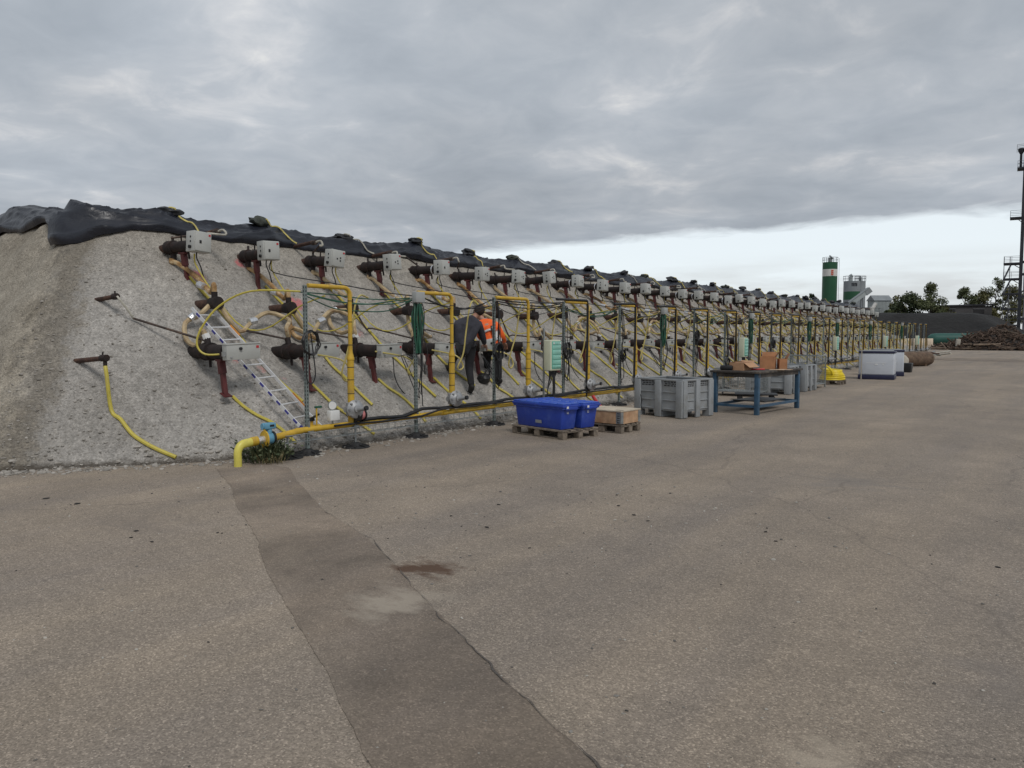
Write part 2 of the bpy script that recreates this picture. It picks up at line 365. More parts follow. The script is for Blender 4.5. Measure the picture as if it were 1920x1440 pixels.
def tarp_mat():
    m = bpy.data.materials.new('tarp')
    m.use_nodes = True
    t = m.node_tree
    b = t.nodes['Principled BSDF']
    co = N(t, 'ShaderNodeTexCoord').outputs['Object']
    n = N(t, 'ShaderNodeTexNoise', {'Vector': co, 'Scale': 1.3, 'Detail': 8.0, 'Roughness': 0.65}).outputs[0]
    t.links.new(ramp(t, n, [(0.35, (0.010, 0.011, 0.016)), (0.62, (0.016, 0.018, 0.027)), (0.85, (0.040, 0.040, 0.042))]), b.inputs['Base Color'])
    t.links.new(ramp(t, n, [(0.3, 0.26), (0.7, 0.46)]), b.inputs['Roughness'])
    n2 = N(t, 'ShaderNodeTexNoise', {'Vector': N(t, 'ShaderNodeMapping', {'Vector': co, 'Scale': (5.0, 1.0, 5.0)}).outputs[0], 'Scale': 2.2, 'Detail': 5.0, 'Distortion': 0.8}).outputs[0]
    bp = N(t, 'ShaderNodeBump', {'Strength': 0.22, 'Distance': 0.05, 'Height': n2})
    t.links.new(bp.outputs[0], b.inputs['Normal'])
    MATS['tarp'] = m
tarp_mat()

# ------------------------------------------------------------------ mesh helpers
def catmull(pts, k):
    P = [Vector(p) for p in pts]
    if len(P) < 3 or k <= 1:
        return P
    o = []
    for i in range(len(P) - 1):
        a, b, c, d = P[max(i - 1, 0)], P[i], P[i + 1], P[min(i + 2, len(P) - 1)]
        for j in range(k):
            u = j / k
            o.append(0.5 * ((2 * b) + (c - a) * u + (2 * a - 5 * b + 4 * c - d) * u * u + (3 * b - a - 3 * c + d) * u ** 3))
    o.append(P[-1])
    return o

class MB:
    def __init__(self):
        self.v, self.f = [], []
    def add(self, v, f):
        n = len(self.v)
        self.v += [tuple(p) for p in v]
        self.f += [tuple(i + n for i in q) for q in f]
        return self
    def box(self, c, s, rot=(0, 0, 0)):
        M = Euler(rot).to_matrix()
        c = Vector(c)
        v = [c + M @ Vector((s[0] * .5 * x, s[1] * .5 * y, s[2] * .5 * z)) for x in (-1, 1) for y in (-1, 1) for z in (-1, 1)]
        return self.add(v, [(0, 1, 3, 2), (4, 6, 7, 5), (0, 4, 5, 1), (2, 3, 7, 6), (0, 2, 6, 4), (1, 5, 7, 3)])
    def rbox(self, c, s, bev=0.01, rot=(0, 0, 0), taper=1.0, seg=2):
        bm = bmesh.new()
        bmesh.ops.create_cube(bm, size=1)
        for q in bm.verts:
            k = taper if q.co.z < 0 else 1
            q.co = Vector((q.co.x * s[0] * k, q.co.y * s[1] * k, q.co.z * s[2]))
        bmesh.ops.bevel(bm, geom=bm.edges[:], offset=bev, segments=seg, affect='EDGES', profile=0.5)
        M = Euler(rot).to_matrix()
        bm.verts.index_update()
        v = [Vector(c) + M @ q.co for q in bm.verts]
        f = [[q.index for q in fc.verts] for fc in bm.faces]
        bm.free()
        return self.add(v, f)
    def beam(self, p0, p1, w, h):
        p0, p1 = Vector(p0), Vector(p1)
        d = (p1 - p0).normalized()
        a = d.cross(Vector((0, 0, 1)))
        if a.length < 1e-3:
            a = Vector((1, 0, 0))
        a.normalize()
        b = a.cross(d)
        v = [p + a * (w * .5 * x) + b * (h * .5 * y) for p in (p0, p1) for x, y in ((-1, -1), (1, -1), (1, 1), (-1, 1))]
        return self.add(v, [(0, 3, 2, 1), (4, 5, 6, 7), (0, 1, 5, 4), (1, 2, 6, 5), (2, 3, 7, 6), (3, 0, 4, 7)])
    def tube(self, pts, r, n=8, k=1, caps=True):
        P = catmull(pts, k)
        rr = r if isinstance(r, (list, tuple)) else [r] * len(P)
        if len(rr) != len(P):
            rr = [rr[0] + (rr[-1] - rr[0]) * i / (len(P) - 1) for i in range(len(P))]
        v, f = [], []
        prev = None
        for i, p in enumerate(P):
            t = (P[min(i + 1, len(P) - 1)] - P[max(i - 1, 0)])
            if t.length < 1e-9:
                t = Vector((0, 0, 1))
            t.normalize()
            if prev is None:
                a = t.cross(Vector((0, 0, 1)))
                if a.length < 1e-2:
                    a = t.cross(Vector((1, 0, 0)))
            else:
                a = prev - t * prev.dot(t)
                if a.length < 1e-4:
                    a = t.orthogonal()
            a.normalize()
            prev = a
            b = t.cross(a)
            for j in range(n):
                w = 2 * math.pi * j / n
                v.append(p + (a * math.cos(w) + b * math.sin(w)) * rr[i])
        for i in range(len(P) - 1):
            for j in range(n):
                f.append((i * n + j, i * n + (j + 1) % n, (i + 1) * n + (j + 1) % n, (i + 1) * n + j))
        if caps:
            f.append(tuple(range(n - 1, -1, -1)))
            f.append(tuple(range((len(P) - 1) * n, len(P) * n)))
        return self.add(v, f)
    def cyl(self, p0, p1, r0, r1=None, n=16):
        return self.tube([p0, p1], [r0, r0 if r1 is None else r1], n)
    def lathe(self, prof, p, axis, n=20):
        """prof: (radius, distance along axis)"""
        q = Vector(axis).normalized().to_track_quat('Z', 'Y')
        p = Vector(p)
        v, f = [], []
        for (r, h) in prof:
            for j in range(n):
                w = 2 * math.pi * j / n
                v.append(p + q @ Vector((r * math.cos(w), r * math.sin(w), h)))
        m = len(prof)
        for i in range(m - 1):
            for j in range(n):
                f.append((i * n + j, i * n + (j + 1) % n, (i + 1) * n + (j + 1) % n, (i + 1) * n + j))
        f.append(tuple(range(n - 1, -1, -1)))
        f.append(tuple(range((m - 1) * n, m * n)))
        return self.add(v, f)
    def blob(self, c, s, amp=0.2, freq=2.0, seed=0, sub=2, rot=(0, 0, 0)):
        bm = bmesh.new()
        bmesh.ops.create_icosphere(bm, subdivisions=sub, radius=1)
        M = Euler(rot).to_matrix()
        bm.verts.index_update()
        v = []
        for q in bm.verts:
            k = 1 + amp * NZ.noise(q.co * freq + Vector((seed * 3.7, seed, 0)))
            v.append(Vector(c) + M @ Vector((q.co.x * s[0] * k, q.co.y * s[1] * k, q.co.z * s[2] * k)))
        f = [[q.index for q in fc.verts] for fc in bm.faces]
        bm.free()
        return self.add(v, f)
    def mesh(self, name, m, sharp=38):
        me = bpy.data.meshes.new(name)
        me.from_pydata(self.v, [], self.f)
        me.validate()
        me.materials.append(MATS[m])
        if sharp:
            me.polygons.foreach_set('use_smooth', [True] * len(me.polygons))
            me.set_sharp_from_angle(angle=R(sharp))
        me.update()
        return me

FINE = {'slots', 'cross_wires', 'mesh_wires', 'vent_slots', 'lid_ribs', 'wall_ribs', 'green_wires', 'cables', 'blue_stripes', 'stairs', 'railing', 'ladder_rungs', 'dark_lettering'}
def put(name, me, parent=None, loc=(0, 0, 0), rot=(0, 0, 0), m=None, sharp=38):
    if isinstance(me, MB):
        me = me.mesh(name, m, sharp)
    o = bpy.data.objects.new(name, me)
    COL.objects.link(o)
    o.location = loc
    o.rotation_euler = rot
    if parent:
        o.parent = parent
        if name in FINE:
            o['kind'] = 'stuff'
    return o

def tag(o, label, cat, group=None, kind=None):
    if label:
        o['label'] = label
    if cat:
        o['category'] = cat
    if group:
        o['group'] = group
    if kind:
        o['kind'] = kind
    return o

def thing(name, label, cat, loc=(0, 0, 0), rz=0.0, group=None):
    o = bpy.data.objects.new(name, None)
    o.empty_display_size = 0.2
    COL.objects.link(o)
    o.location = loc
    o.rotation_euler = (0, 0, rz)
    return tag(o, label, cat, group)

def structure(o):
    o['kind'] = 'structure'
    return o

ONES = 'first second third fourth fifth sixth seventh eighth ninth tenth eleventh twelfth thirteenth fourteenth fifteenth sixteenth seventeenth eighteenth nineteenth'.split()
TENS = {20: 'twenty', 30: 'thirty', 40: 'forty'}
def nth(i):
    i += 1
    if i < 20:
        return ONES[i - 1]
    t, u = i // 10 * 10, i % 10
    if u == 0:
        return {20: 'twentieth', 30: 'thirtieth', 40: 'fortieth'}[t]
    return TENS[t] + '-' + ONES[u - 1]

def jit(a):
    return random.uniform(-a, a)

# ------------------------------------------------------------------ ground
def sheet(name, pts, z, m, sub=None):
    bm = bmesh.new()
    vs = [bm.verts.new((p[0], p[1], z)) for p in pts]
    bm.faces.new(vs)
    bmesh.ops.triangulate(bm, faces=bm.faces[:])
    me = bpy.data.meshes.new(name)
    bm.to_mesh(me)
    bm.free()
    me.materials.append(MATS[m])
    if sum(p.normal.z for p in me.polygons) < 0:
        me.flip_normals()
    return structure(put(name, me))

sheet('yard_ground', [(-900, -300), (900, -300), (900, 1500), (-900, 1500)], 0.0, 'yard')
def ragged(pts, amp, step, seed):
    o = []
    for i in range(len(pts)):
        a, b = Vector((*pts[i], 0)), Vector((*pts[(i + 1) % len(pts)], 0))
        n = max(1, int((b - a).length / step))
        nn = Vector((-(b - a).y, (b - a).x, 0)).normalized()
        for j in range(n):
            p = a.lerp(b, j / n)
            q = NZ.noise(Vector((p.x * 3, p.y * 3, seed))) + 0.5 * NZ.noise(Vector((p.x * 11, p.y * 11, seed)))
            o.append((p + nn * q * amp)[:2])
    return o
pl = [(-8.35, 5.36), (-7.3, 4.85), (-6.38, 4.3), (-5.32, 3.75), (-4.69, 3.37), (-4.45, 3.22), (-3.83, 2.90), (-2.88, 2.41), (-2.08, 1.96), (-1.0, 1.15), (0.6, -0.1)]
pr = [(1.0, 0.7), (-0.4, 1.75), (-1.4, 2.47), (-2.05, 2.81), (-3.14, 3.42), (-3.84, 3.85), (-4.52, 4.24), (-5.53, 4.65), (-7.02, 5.5), (-7.75, 5.95), (-8.3, 5.9)]
sheet('asphalt_patch', ragged(pl + pr, 0.020, 0.04, 3), 0.004, 'yard_patch')
seam = [(-0.4, 1.75), (-1.4, 2.47), (-2.05, 2.81), (-3.14, 3.42), (-3.84, 3.85), (-4.52, 4.24), (-5.53, 4.65)]
o1 = []
for (a_, b_) in zip(seam[:-1], seam[1:]):
    for u_ in np.arange(0, 1, 0.02):
        x_, y_ = a_[0] + (b_[0] - a_[0]) * u_, a_[1] + (b_[1] - a_[1]) * u_
        o1.append((x_ + 0.03 * NZ.noise(Vector((x_ * 3, y_ * 3, 3))) + .012 * NZ.noise(Vector((x_ * 13, y_ * 13, 3))), y_ + 0.03 * NZ.noise(Vector((x_ * 3.3, y_ * 3, 8))) + .012 * NZ.noise(Vector((x_ * 12, y_ * 13, 5)))))
def wid(p, q):
    return max(0.0006, 0.0022 + 0.007 * NZ.noise(Vector((p[0] * 4, p[1] * 4, q))))
sv = []
for p in o1:
    w_ = wid(p, 0)
    sv += [(p[0] + w_ * .5, p[1] + w_, 0.0085), (p[0] - w_ * .5, p[1] - w_, 0.0085)]
structure(put('patch_seam', MB().add(sv, [(2 * k, 2 * k + 1, 2 * k + 3, 2 * k + 2) for k in range(len(o1) - 1)]), m='yard_wet', sharp=0))
sheet('damp_streak', ragged([(-7.4, 55.0), (-4.5, 53.8), (1.5, 52.5), (2.0, 57.5), (-2.4, 59.5), (-6.0, 60.5), (-7.8, 58.4)], 0.8, 0.4, 9), 0.004, 'yard_patch')

# ------------------------------------------------------------------ the mound
def sm(a, b, k):
    h = max(0.0, min(1.0, 0.5 + 0.5 * (b - a) / k))
    return b * (1 - h) + a * h - k * h * (1 - h)
def toe(y):
    d = max(0.0, 6.8 - y)
    return 8.5 + 0.35 * d ** 1.36 + 0.12 * NZ.noise(Vector((0.3, y * 0.35, 0)))
def mound_z(x, y, fine=True):
    D = -x
    fr = (D - toe(y)) * 0.93
    en = 3.4 + 1.3 * (y - 5.85)
    n = NZ.noise(Vector((x * 0.7, y * 0.7, 5.0)))
    en += 0.22 * n + 0.10 * abs(NZ.noise(Vector((x * 1.2, y * 2.6, 2.0))))
    fa = (61.0 - y) * 1.2
    fr -= 0.12 * math.exp(-((D - 10.0) / 0.6) ** 2)
    fr += 0.05 * NZ.noise(Vector((x * 1.3, y * 1.1, 6.0)))
    z = sm(fr, en, 0.16)
    gul = math.exp(-((fr - en) / 0.30) ** 2)
    z -= 0.16 * gul * (0.6 + 0.8 * NZ.noise(Vector((x * 2, y * 2, 1))))
    z = sm(z, 3.48 + min(0.30, 0.11 * max(0.0, D - 12.7)) * max(0.0, min(1.0, (8.5 - y) / 2.0)) + 0.05 * NZ.noise(Vector((x * 0.5, y * 0.4, 8))), 0.30)
    z = min(z, fa)
    z += 0.045 * n
    if fine:
        z += 0.030 * NZ.noise(Vector((x * 2.6, y * 2.6, z * 2))) + 0.018 * NZ.noise(Vector((x * 7, y * 7, 3.0))) + 0.008 * NZ.noise(Vector((x * 19, y * 19, 4.0)))
        # old erosion steps in the end face
        if en < fr + 0.3:
            z += 0.05 * NZ.noise(Vector((x * 1.5, z * 5.0, 3.0))) + 0.03 * NZ.noise(Vector((x * 4, y * 9, 7.0)))
    return z
ys = list(np.arange(1.9, 14, 0.055)) + list(np.arange(14, 30, 0.12)) + list(np.arange(30, 62.6, 0.3))
xs = list(-np.arange(8.1, 13.2, 0.06)) + list(-np.arange(13.2, 20, 0.3)) + [-24, -30, -40]
Vv, Ff = [], []
for y in ys:
    for x in xs:
        Vv.append((x, y, mound_z(x, y)))
nx = len(xs)
for j in range(len(ys) - 1):
    for i in range(nx - 1):
        q = (j * nx + i, j * nx + i + 1, (j + 1) * nx + i + 1, (j + 1) * nx + i)
        if max(Vv[k][2] for k in q) > -0.12:
            Ff.append(q[::-1])
me = bpy.data.meshes.new('gravel_mound')
me.from_pydata(Vv, [], Ff)
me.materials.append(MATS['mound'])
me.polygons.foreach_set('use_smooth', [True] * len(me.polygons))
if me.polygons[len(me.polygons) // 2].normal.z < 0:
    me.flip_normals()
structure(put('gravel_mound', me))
def on(D, y, dz=0.0):
    return Vector((-D, y, mound_z(-D, y) + dz))

# loose stones: thousands nobody could count
def stones(name, pos, size, m, label, cat, flat=0.6):
    t = (1 + 5 ** .5) / 2
    iv = np.array([(-1, t, 0), (1, t, 0), (-1, -t, 0), (1, -t, 0), (0, -1, t), (0, 1, t), (0, -1, -t), (0, 1, -t), (t, 0, -1), (t, 0, 1), (-t, 0, -1), (-t, 0, 1)]) / 1.9
    fi = np.array([(0, 11, 5), (0, 5, 1), (0, 1, 7), (0, 7, 10), (0, 10, 11), (1, 5, 9), (5, 11, 4), (11, 10, 2), (10, 7, 6), (7, 1, 8), (3, 9, 4), (3, 4, 2), (3, 2, 6), (3, 6, 8), (3, 8, 9), (4, 9, 5), (2, 4, 11), (6, 2, 10), (8, 6, 7), (9, 8, 1)])
    n = len(pos)
    v = iv[None] * (1 + rng.uniform(-.28, .28, (n, 12, 1))) * rng.uniform(.6, 1.35, (n, 1, 3))
    a = rng.uniform(0, 6.28, n)
    c, s = np.cos(a)[:, None], np.sin(a)[:, None]
    x = v[:, :, 0] * c - v[:, :, 1] * s
    y = v[:, :, 0] * s + v[:, :, 1] * c
    v = np.stack([x, y, v[:, :, 2] * flat], 2) * np.asarray(size)[:, None, None] + np.asarray(pos)[:, None, :]
    F = (fi[None] + (np.arange(n) * 12)[:, None, None]).reshape(-1, 3)
    me = bpy.data.meshes.new(name)
    me.from_pydata(v.reshape(-1, 3).tolist(), [], F.tolist())
    me.materials.append(MATS[m])
    return tag(put(name, me), label, cat, None, 'stuff')
pos, siz = [], []
for _ in range(6500):
    y = 3.6 + 24 * random.random() ** 1.6
    D = toe(y) + abs(random.gauss(0, 1.5)) - 0.1
    if D > 12.2:
        continue
    z = mound_z(-D, y)
    if z < -0.02:
        continue
    pos.append((-D, y, z)); siz.append(0.006 + 0.022 * random.random() ** 3)
stones('gravel', pos, siz, 'stone', 'loose grey gravel lying on the mound slope', 'gravel')
pos, siz = [], []
for _ in range(4200):
    y = 3.5 + 40 * random.random() ** 1.5
    D = toe(y) + random.gauss(-0.05, 0.16)
    pos.append((-D, y, max(0.0, mound_z(-D, y)) + 0.004)); siz.append(0.008 + 0.035 * random.random() ** 3)
stones('rubble', pos, siz, 'stone', 'rubble stones strewn along the toe of the mound', 'rubble')
pos, siz = [], []
for _ in range(2600):
    r = 1.2 + 22 * random.random() ** 1.3
    a = R(YAW + random.uniform(-38, 38))
    x, y = -math.sin(a) * r, math.cos(a) * r
    if -x > toe(y) - 0.1:
        continue
    pos.append((x, y, 0.002)); siz.append(0.003 + 0.008 * random.random() ** 4)
for _ in range(220):
    cx, cy = random.choice(((-4.4, 5.3), (-3.4, 7.2), (-6.2, 6.9), (-2.2, 6.0), (-7.5, 5.0)))
    pos.append((cx + random.gauss(0, .7), cy + random.gauss(0, .7), 0.003)); siz.append(0.005 + 0.010 * random.random() ** 2)
stones('yard_grit', pos, siz, 'stone_yard', 'fine loose grit scattered over the yard', 'grit')
pos, siz = [], []
for (x, y, n, s) in ((-1.9, 6.3, 4, .03), (-7.9, 3.35, 3, .035), (-6.2, 3.15, 6, .035), (-5.6, 3.5, 3, .035), (-3.2, 6.2, 3, .03), (-0.45, 6.6, 4, .04), (-4.6, 5.6, 6, .03), (-3.6, 6.6, 6, .022), (0.9, 9.5, 2, .045), (-4.4, 4.9, 4, .028)):
    for _ in range((n + 1) // 2):
        pos.append((x + random.gauss(0, .3), y + random.gauss(0, .13), 0.004)); siz.append(s * random.uniform(.25, .8))
stones('tar_crumbs', pos, siz, 'tar_lump', 'small black tar crumbs dropped on the yard', 'crumbs', 0.25)

# ------------------------------------------------------------------ black cover sheet over the crest
def crest_path():
    pts = []
    for x in np.arange(-19.5, -12.8, 0.10):
        pts.append((Vector((x, 5.93 + min(0.22, 0.085 * (-12.8 - x)), 0)), Vector((0, -1, 0))))
    for k in range(14):
        a = k / 13
        ang = -math.pi / 2 + a * math.pi / 2
        n = Vector((math.cos(ang), math.sin(ang), 0))
        c = Vector((-12.76, 6.38, 0))
        pts.append((c + n * 0.39, n))
    y = 6.45
    while y < 61:
        D = toe(y) + 3.50 / 0.93
        pts.append((Vector((-D, y, 0)), Vector((1, 0, 0))))
        y += 0.05 if y < 18 else 0.14
    return pts
cp = crest_path()
WEIGHT_Y = [7.0 + 2.0 * j for j in range(26)]
V2, F2 = [], []
NS = 54
for si, (p, n) in enumerate(cp):
    s = si
    along = p.y if n.x > .9 else 6.0 - (-12.6 - p.x) * 0.95
    edge = 0.27 + 0.07 * NZ.noise(Vector((along * 0.55, 2, 0))) + 0.03 * NZ.noise(Vector((along * 2.3, 5, 0)))
    cor = math.exp(-((along - 5.9) / 0.30) ** 2)
    edge += 0.19 * cor - 0.06 * math.exp(-((along - 5.0) / 0.3) ** 2)
    edge += 0.10 * math.exp(-((along - 2.6) / 1.0) ** 2)
    hump = sum(0.06 * math.exp(-((p.y - w) / 0.45) ** 2) for w in WEIGHT_Y) if n.x > .9 else 0.05 * max(0, NZ.noise(Vector((along * 0.8, 9, 0))))
    for k in range(NS):
        u = k / (NS - 1)
        o = edge - (edge + 2.2) * (u ** 1.75)
        q = p + n * o
        z = mound_z(q.x, q.y, False)
        dia = along + o * (0.9 if n.x > .9 else -0.5)
        f1 = 1 - abs(NZ.noise(Vector((dia * 0.33, o * 3.1 + 0.3 * NZ.noise(Vector((along * .7, 0, 3))), 1.0))))
        f2 = 1 - abs(NZ.noise(Vector((along * 0.62 - o * 1.3, o * 4.6, 7.0))))
        f3 = 1 - abs(NZ.noise(Vector((along * 1.7 + o * 4.5, o * 2.5 - along * .6, 23.0))))
        fold = 0.08 * f1 ** 6 + 0.05 * f2 ** 8 + 0.035 * f3 ** 14
        lift = 0.035 + fold + hump * math.exp(-((o + 0.2) / 0.4) ** 2) * (1.0 + 0.010 * along)
        lift += 0.07 * math.exp(-((o + 0.08) / 0.3) ** 2)
        if cor > 0.02:
            lift += cor * (0.05 * math.exp(-((o - 0.05) / 0.4) ** 2) + 0.12 * math.exp(-((o - 0.2) / 0.5) ** 2) * (1 - abs(NZ.noise(Vector((along * 2.6, o * 1.2, 13.0))))) ** 5)
        lift *= min(1.0, 0.25 + u * 12)
        nn = (n * 0.55 + Vector((0, 0, 0.85)))
        q = Vector((q.x, q.y, z)) + nn * lift
        V2.append(q)
for s in range(len(cp) - 1):
    for k in range(NS - 1):
        F2.append((s * NS + k, (s + 1) * NS + k, (s + 1) * NS + k + 1, s * NS + k + 1))
mb = MB().add(V2, F2)
tp = put('cover_sheet', mb, m='tarp', sharp=70)
from mathutils.bvhtree import BVHTree
TARP = BVHTree.FromPolygons([Vector(v) for v in V2], F2)
def sheet_z(x, y):
    h = TARP.ray_cast(Vector((x, y, 9)), Vector((0, 0, -1)))
    return max(mound_z(x, y), h[0].z if h[0] else -9)
tag(tp, 'wrinkled black plastic sheet draped over the crest of the gravel mound', 'plastic sheet')

# ------------------------------------------------------------------ sandbag weights, straps, vapour probes under the sheet edge
def crest_z(y, off=0.0):
    return 3.9
probes = []
for j, wy in enumerate(WEIGHT_Y):
    D = toe(wy) + 3.50 / 0.93
    big = 1.0 + (0.25 if j % 3 == 1 else 0)
    mb = MB()
    c = Vector((-(D + 0.05 + jit(.1)), wy + jit(.12), 0))
    c.z = sheet_z(c.x, c.y) + 0.035
    mb.blob((0, 0, 0), (0.13 * big, 0.20 * big, 0.075 * big), 0.6, 1.6, j, 3, (0, R(jit(15)), R(jit(40))))
    w = put('sandbag', mb, loc=c, m='sandbag' if j % 4 == 1 else 'sandbag_dark', sharp=60)
    tag(w, f'{nth(j)} dark weight bag from the left on top of the black sheet', 'sandbag', 'weight bags along the crest')
    py_ = wy + 0.40 + jit(.06)
    pD = toe(py_) + 3.20 / 0.93
    root = Vector((-pD, py_, mound_z(-pD, py_) + 0.10))
    if j < 22:
        pts = [c + Vector((0.02, 0.02, 0.07)), c + Vector((0.13, 0.06, 0.05))]
        for u_ in (0.3, 0.42, 0.54, 0.66, 0.78, 0.9):
            x_, y_ = c.x + (root.x - c.x) * u_, c.y + (root.y - c.y) * u_
            pts.append(Vector((x_, y_, sheet_z(x_, y_) + 0.028)))
        pts.append(root + Vector((0.02, 0, 0.05)))
        mbs = MB().tube(pts, 0.017, 5, 2)
        st = put('tie_strap', mbs, m='strap_yellow' if j % 3 != 2 else 'tube_pale')
        tag(st, f'{nth(j)} tie strap from the left, running from weight bag down to probe tube', 'strap', 'tie straps at the crest')
    L = 0.52 + jit(.08)
    t = thing('vapour_probe', f'{nth(j)} thin rusty probe tube from the left, under the black sheet edge', 'probe tube', root, 0, 'probe tubes along the sheet edge')
    mbp = MB().cyl((-0.35, 0, -0.03), (L, 0, 0.035 + jit(.03)), 0.034, None, 10)
    put('tube', mbp, t, m='rust')
    put('end_collar', MB().cyl((L - .09, 0, 0.03), (L + 0.02, 0, 0.035), 0.046, None, 10), t, m='tube_dark')
    probes.append((t, root, L))

# ------------------------------------------------------------------ burners
NB = 37
SP = 1.393
def upper_pos(i): return Vector((-11.71, 6.67 + SP * i, 2.985))
def lower_pos(i): return Vector((-9.925, 6.24 + SP * i, 1.385))
def mid_pos(i): return Vector((-10.66, 6.66 + SP * i, 2.09))

UM = {}
mb = MB().cyl((-0.45, 0, -0.06), (0.16, 0, 0), 0.078, None, 18); UM['inlet_pipe'] = mb.mesh('inlet_pipe', 'rust')
mb = MB().cyl((0.12, 0, 0), (0.74, 0, 0), 0.088, None, 20).cyl((0.50, -0.03, 0.08), (0.53, -0.05, 0.16), 0.012, None, 6); UM['burner_pipe'] = mb.mesh('burner_pipe', 'rust_dark')
mb = MB().lathe([(0.088, 0), (0.110, 0.005), (0.112, 0.02), (0.102, 0.035), (0.102, 0.13), (0.114, 0.14), (0.112, 0.16), (0.088, 0.165)], (0.11, 0, 0), (1, 0, 0), 20)
mb.cyl((0.24, 0, -0.05), (0.24, 0, -0.19), 0.045, None, 12).cyl((0.24, 0, 0.08), (0.20, 0.02, 0.17), 0.02, None, 8); UM['collar'] = mb.mesh('collar', 'rust_dark')
mb = MB().lathe([(0.085, 0), (0.112, 0.002), (0.112, 0.022), (0.085, 0.024)], (0.715, 0, 0), (1, 0, 0), 20)
mb.cyl((0.62, 0, -0.07), (0.64, 0, -0.2), 0.016, None, 8); UM['end_flange'] = mb.mesh('end_flange', 'rust_dark')
mb = MB().box((0.50, 0, -0.105), (0.16, 0.09, 0.03)).beam((0.50, 0, -0.11), (0.53, 0, -0.30), 0.075, 0.075).beam((0.53, 0, -0.28), (0.57, 0, -0.58), 0.055, 0.055).box((0.58, 0, -0.575), (0.13, 0.11, 0.012), (0, R(20), 0))
UM['support_leg'] = mb.mesh('support_leg', 'red_primer', 30)
mb = MB().rbox((0.885, 0, 0.035), (0.20, 0.30, 0.31), 0.008); UM['control_box'] = mb.mesh('control_box', 'box_grey')
mb = MB().rbox((0.992, 0, 0.035), (0.016, 0.27, 0.285), 0.005); UM['door'] = mb.mesh('door', 'box_grey')
mb = MB().cyl((0.90, -0.148, -0.055), (0.90, -0.178, -0.055), 0.026, None, 12).cyl((0.90, -0.17, -0.055), (0.90, -0.182, -0.055), 0.012, None, 8); UM['knob'] = mb.mesh('knob', 'black')
UM['small_switch'] = MB().rbox((0, 0, 0), (0.012, 0.022, 0.028), 0.003).mesh('switch', 'black')
UM['switch'] = MB().rbox((1.003, -0.05, 0.03), (0.014, 0.032, 0.045), 0.003).mesh('switch', 'black')
UM['red_tag'] = MB().box((1.002, 0.105, 0.145), (0.005, 0.035, 0.03)).mesh('red_tag', 'red_tag', 0)
UM['drop_cable'] = MB().tube([(0.86, -0.02, -0.11), (0.85, -0.02, -0.2), (0.87, 0.03, -0.34), (0.80, 0.12, -0.50)], 0.010, 5, 4).mesh('drop_cable', 'black')
UM['clamp'] = MB().lathe([(0.09, 0), (0.096, 0.002), (0.096, 0.025), (0.09, 0.027)], (0.66, 0, 0), (1, 0, 0), 18).mesh('clamp', 'foil')
upper = []
for i in range(NB):
    p = upper_pos(i)
    p += Vector((jit(.02), jit(.03), jit(.025)))
    t = thing('burner', f'{nth(i)} upper-row burner from the left, brown pipe with square grey control box', 'burner', p, R(jit(3)), 'upper row of burners')
    t.rotation_euler = (R(jit(3.5)), R(jit(3.5)), R(jit(6)))
    for nm in ('inlet_pipe', 'burner_pipe', 'collar', 'end_flange', 'support_leg', 'drop_cable'):
        put(nm, UM[nm], t)
    if i in (4, 8, 9, 13, 14, 16):
        put('clamp', UM['clamp'], t)
    cb = put('control_box', UM['control_box'], t, rot=(R(jit(5)), 0, 0))
    if i < 24:
        put('door', UM['door'], cb)
        put('knob', UM['knob'], cb)
        put('red_tag', UM['red_tag'], cb)
        if i in (0, 1, 4, 9):
            put('switch', UM['switch'], cb)
        else:
            for (x_, y_, z_) in ((1.003, -0.03, 0.03), (1.003, 0.04, 0.05), (1.003, 0.04, 0.0)):
                put('switch', UM['small_switch'], cb, (x_, y_, z_))
        if i < 10:
            put('switch', UM['small_switch'], cb, (0.90, -0.152, 0.10), (0, 0, R(90)))
            put('switch', UM['small_switch'], cb, (0.90, -0.152, 0.03), (0, 0, R(90)))
    else:
        put('knob', UM['knob'], cb)
    upper.append(t)

LM = {}
LM['inlet_pipe'] = MB().cyl((-0.7, 0, -0.03), (0.05, 0, 0), 0.098, None, 18).mesh('inlet_pipe', 'rust_dark')
LM['burner_pipe'] = MB().cyl((0.0, 0, 0), (0.62, 0, 0), 0.102, None, 22).lathe([(0.10, 0), (0.118, 0.003), (0.118, 0.028), (0.10, 0.03)], (0.59, 0, 0), (1, 0, 0), 20).mesh('burner_pipe', 'rust_dark')
mb = MB().lathe([(0.10, 0), (0.126, 0.003), (0.130, 0.02), (0.126, 0.04), (0.116, 0.045), (0.116, 0.15), (0.130, 0.155), (0.130, 0.18), (0.10, 0.185)], (0.0, 0, 0), (1, 0, 0), 22)
mb.cyl((0.09, 0, 0.06), (0.05, 0, 0.21), 0.045, None, 12).cyl((0.12, 0, -0.07), (0.13, 0, -0.22), 0.02, None, 8)
LM['collar'] = mb.mesh('collar', 'rust_dark')
mb = MB().box((0.42, 0, -0.115), (0.15, 0.09, 0.03)).beam((0.42, 0, -0.11), (0.46, 0, -0.30), 0.085, 0.08).beam((0.46, 0, -0.28), (0.51, 0, -0.60), 0.06, 0.06).box((0.53, 0, -0.59), (0.14, 0.12, 0.014), (0, R(20), 0))
LM['support_leg'] = mb.mesh('support_leg', 'red_primer', 30)
LM['control_box'] = MB().rbox((0.69, 0.16, 0.0), (0.125, 0.50, 0.215), 0.007).mesh('control_box', 'box_grey')
LM['lid'] = MB().rbox((0.692, 0.16, 0.109), (0.14, 0.515, 0.016), 0.005).mesh('lid', 'box_grey')
LM['knob'] = MB().cyl((0.75, 0.11, 0.045), (0.778, 0.11, 0.045), 0.021, None, 12).mesh('knob', 'black')
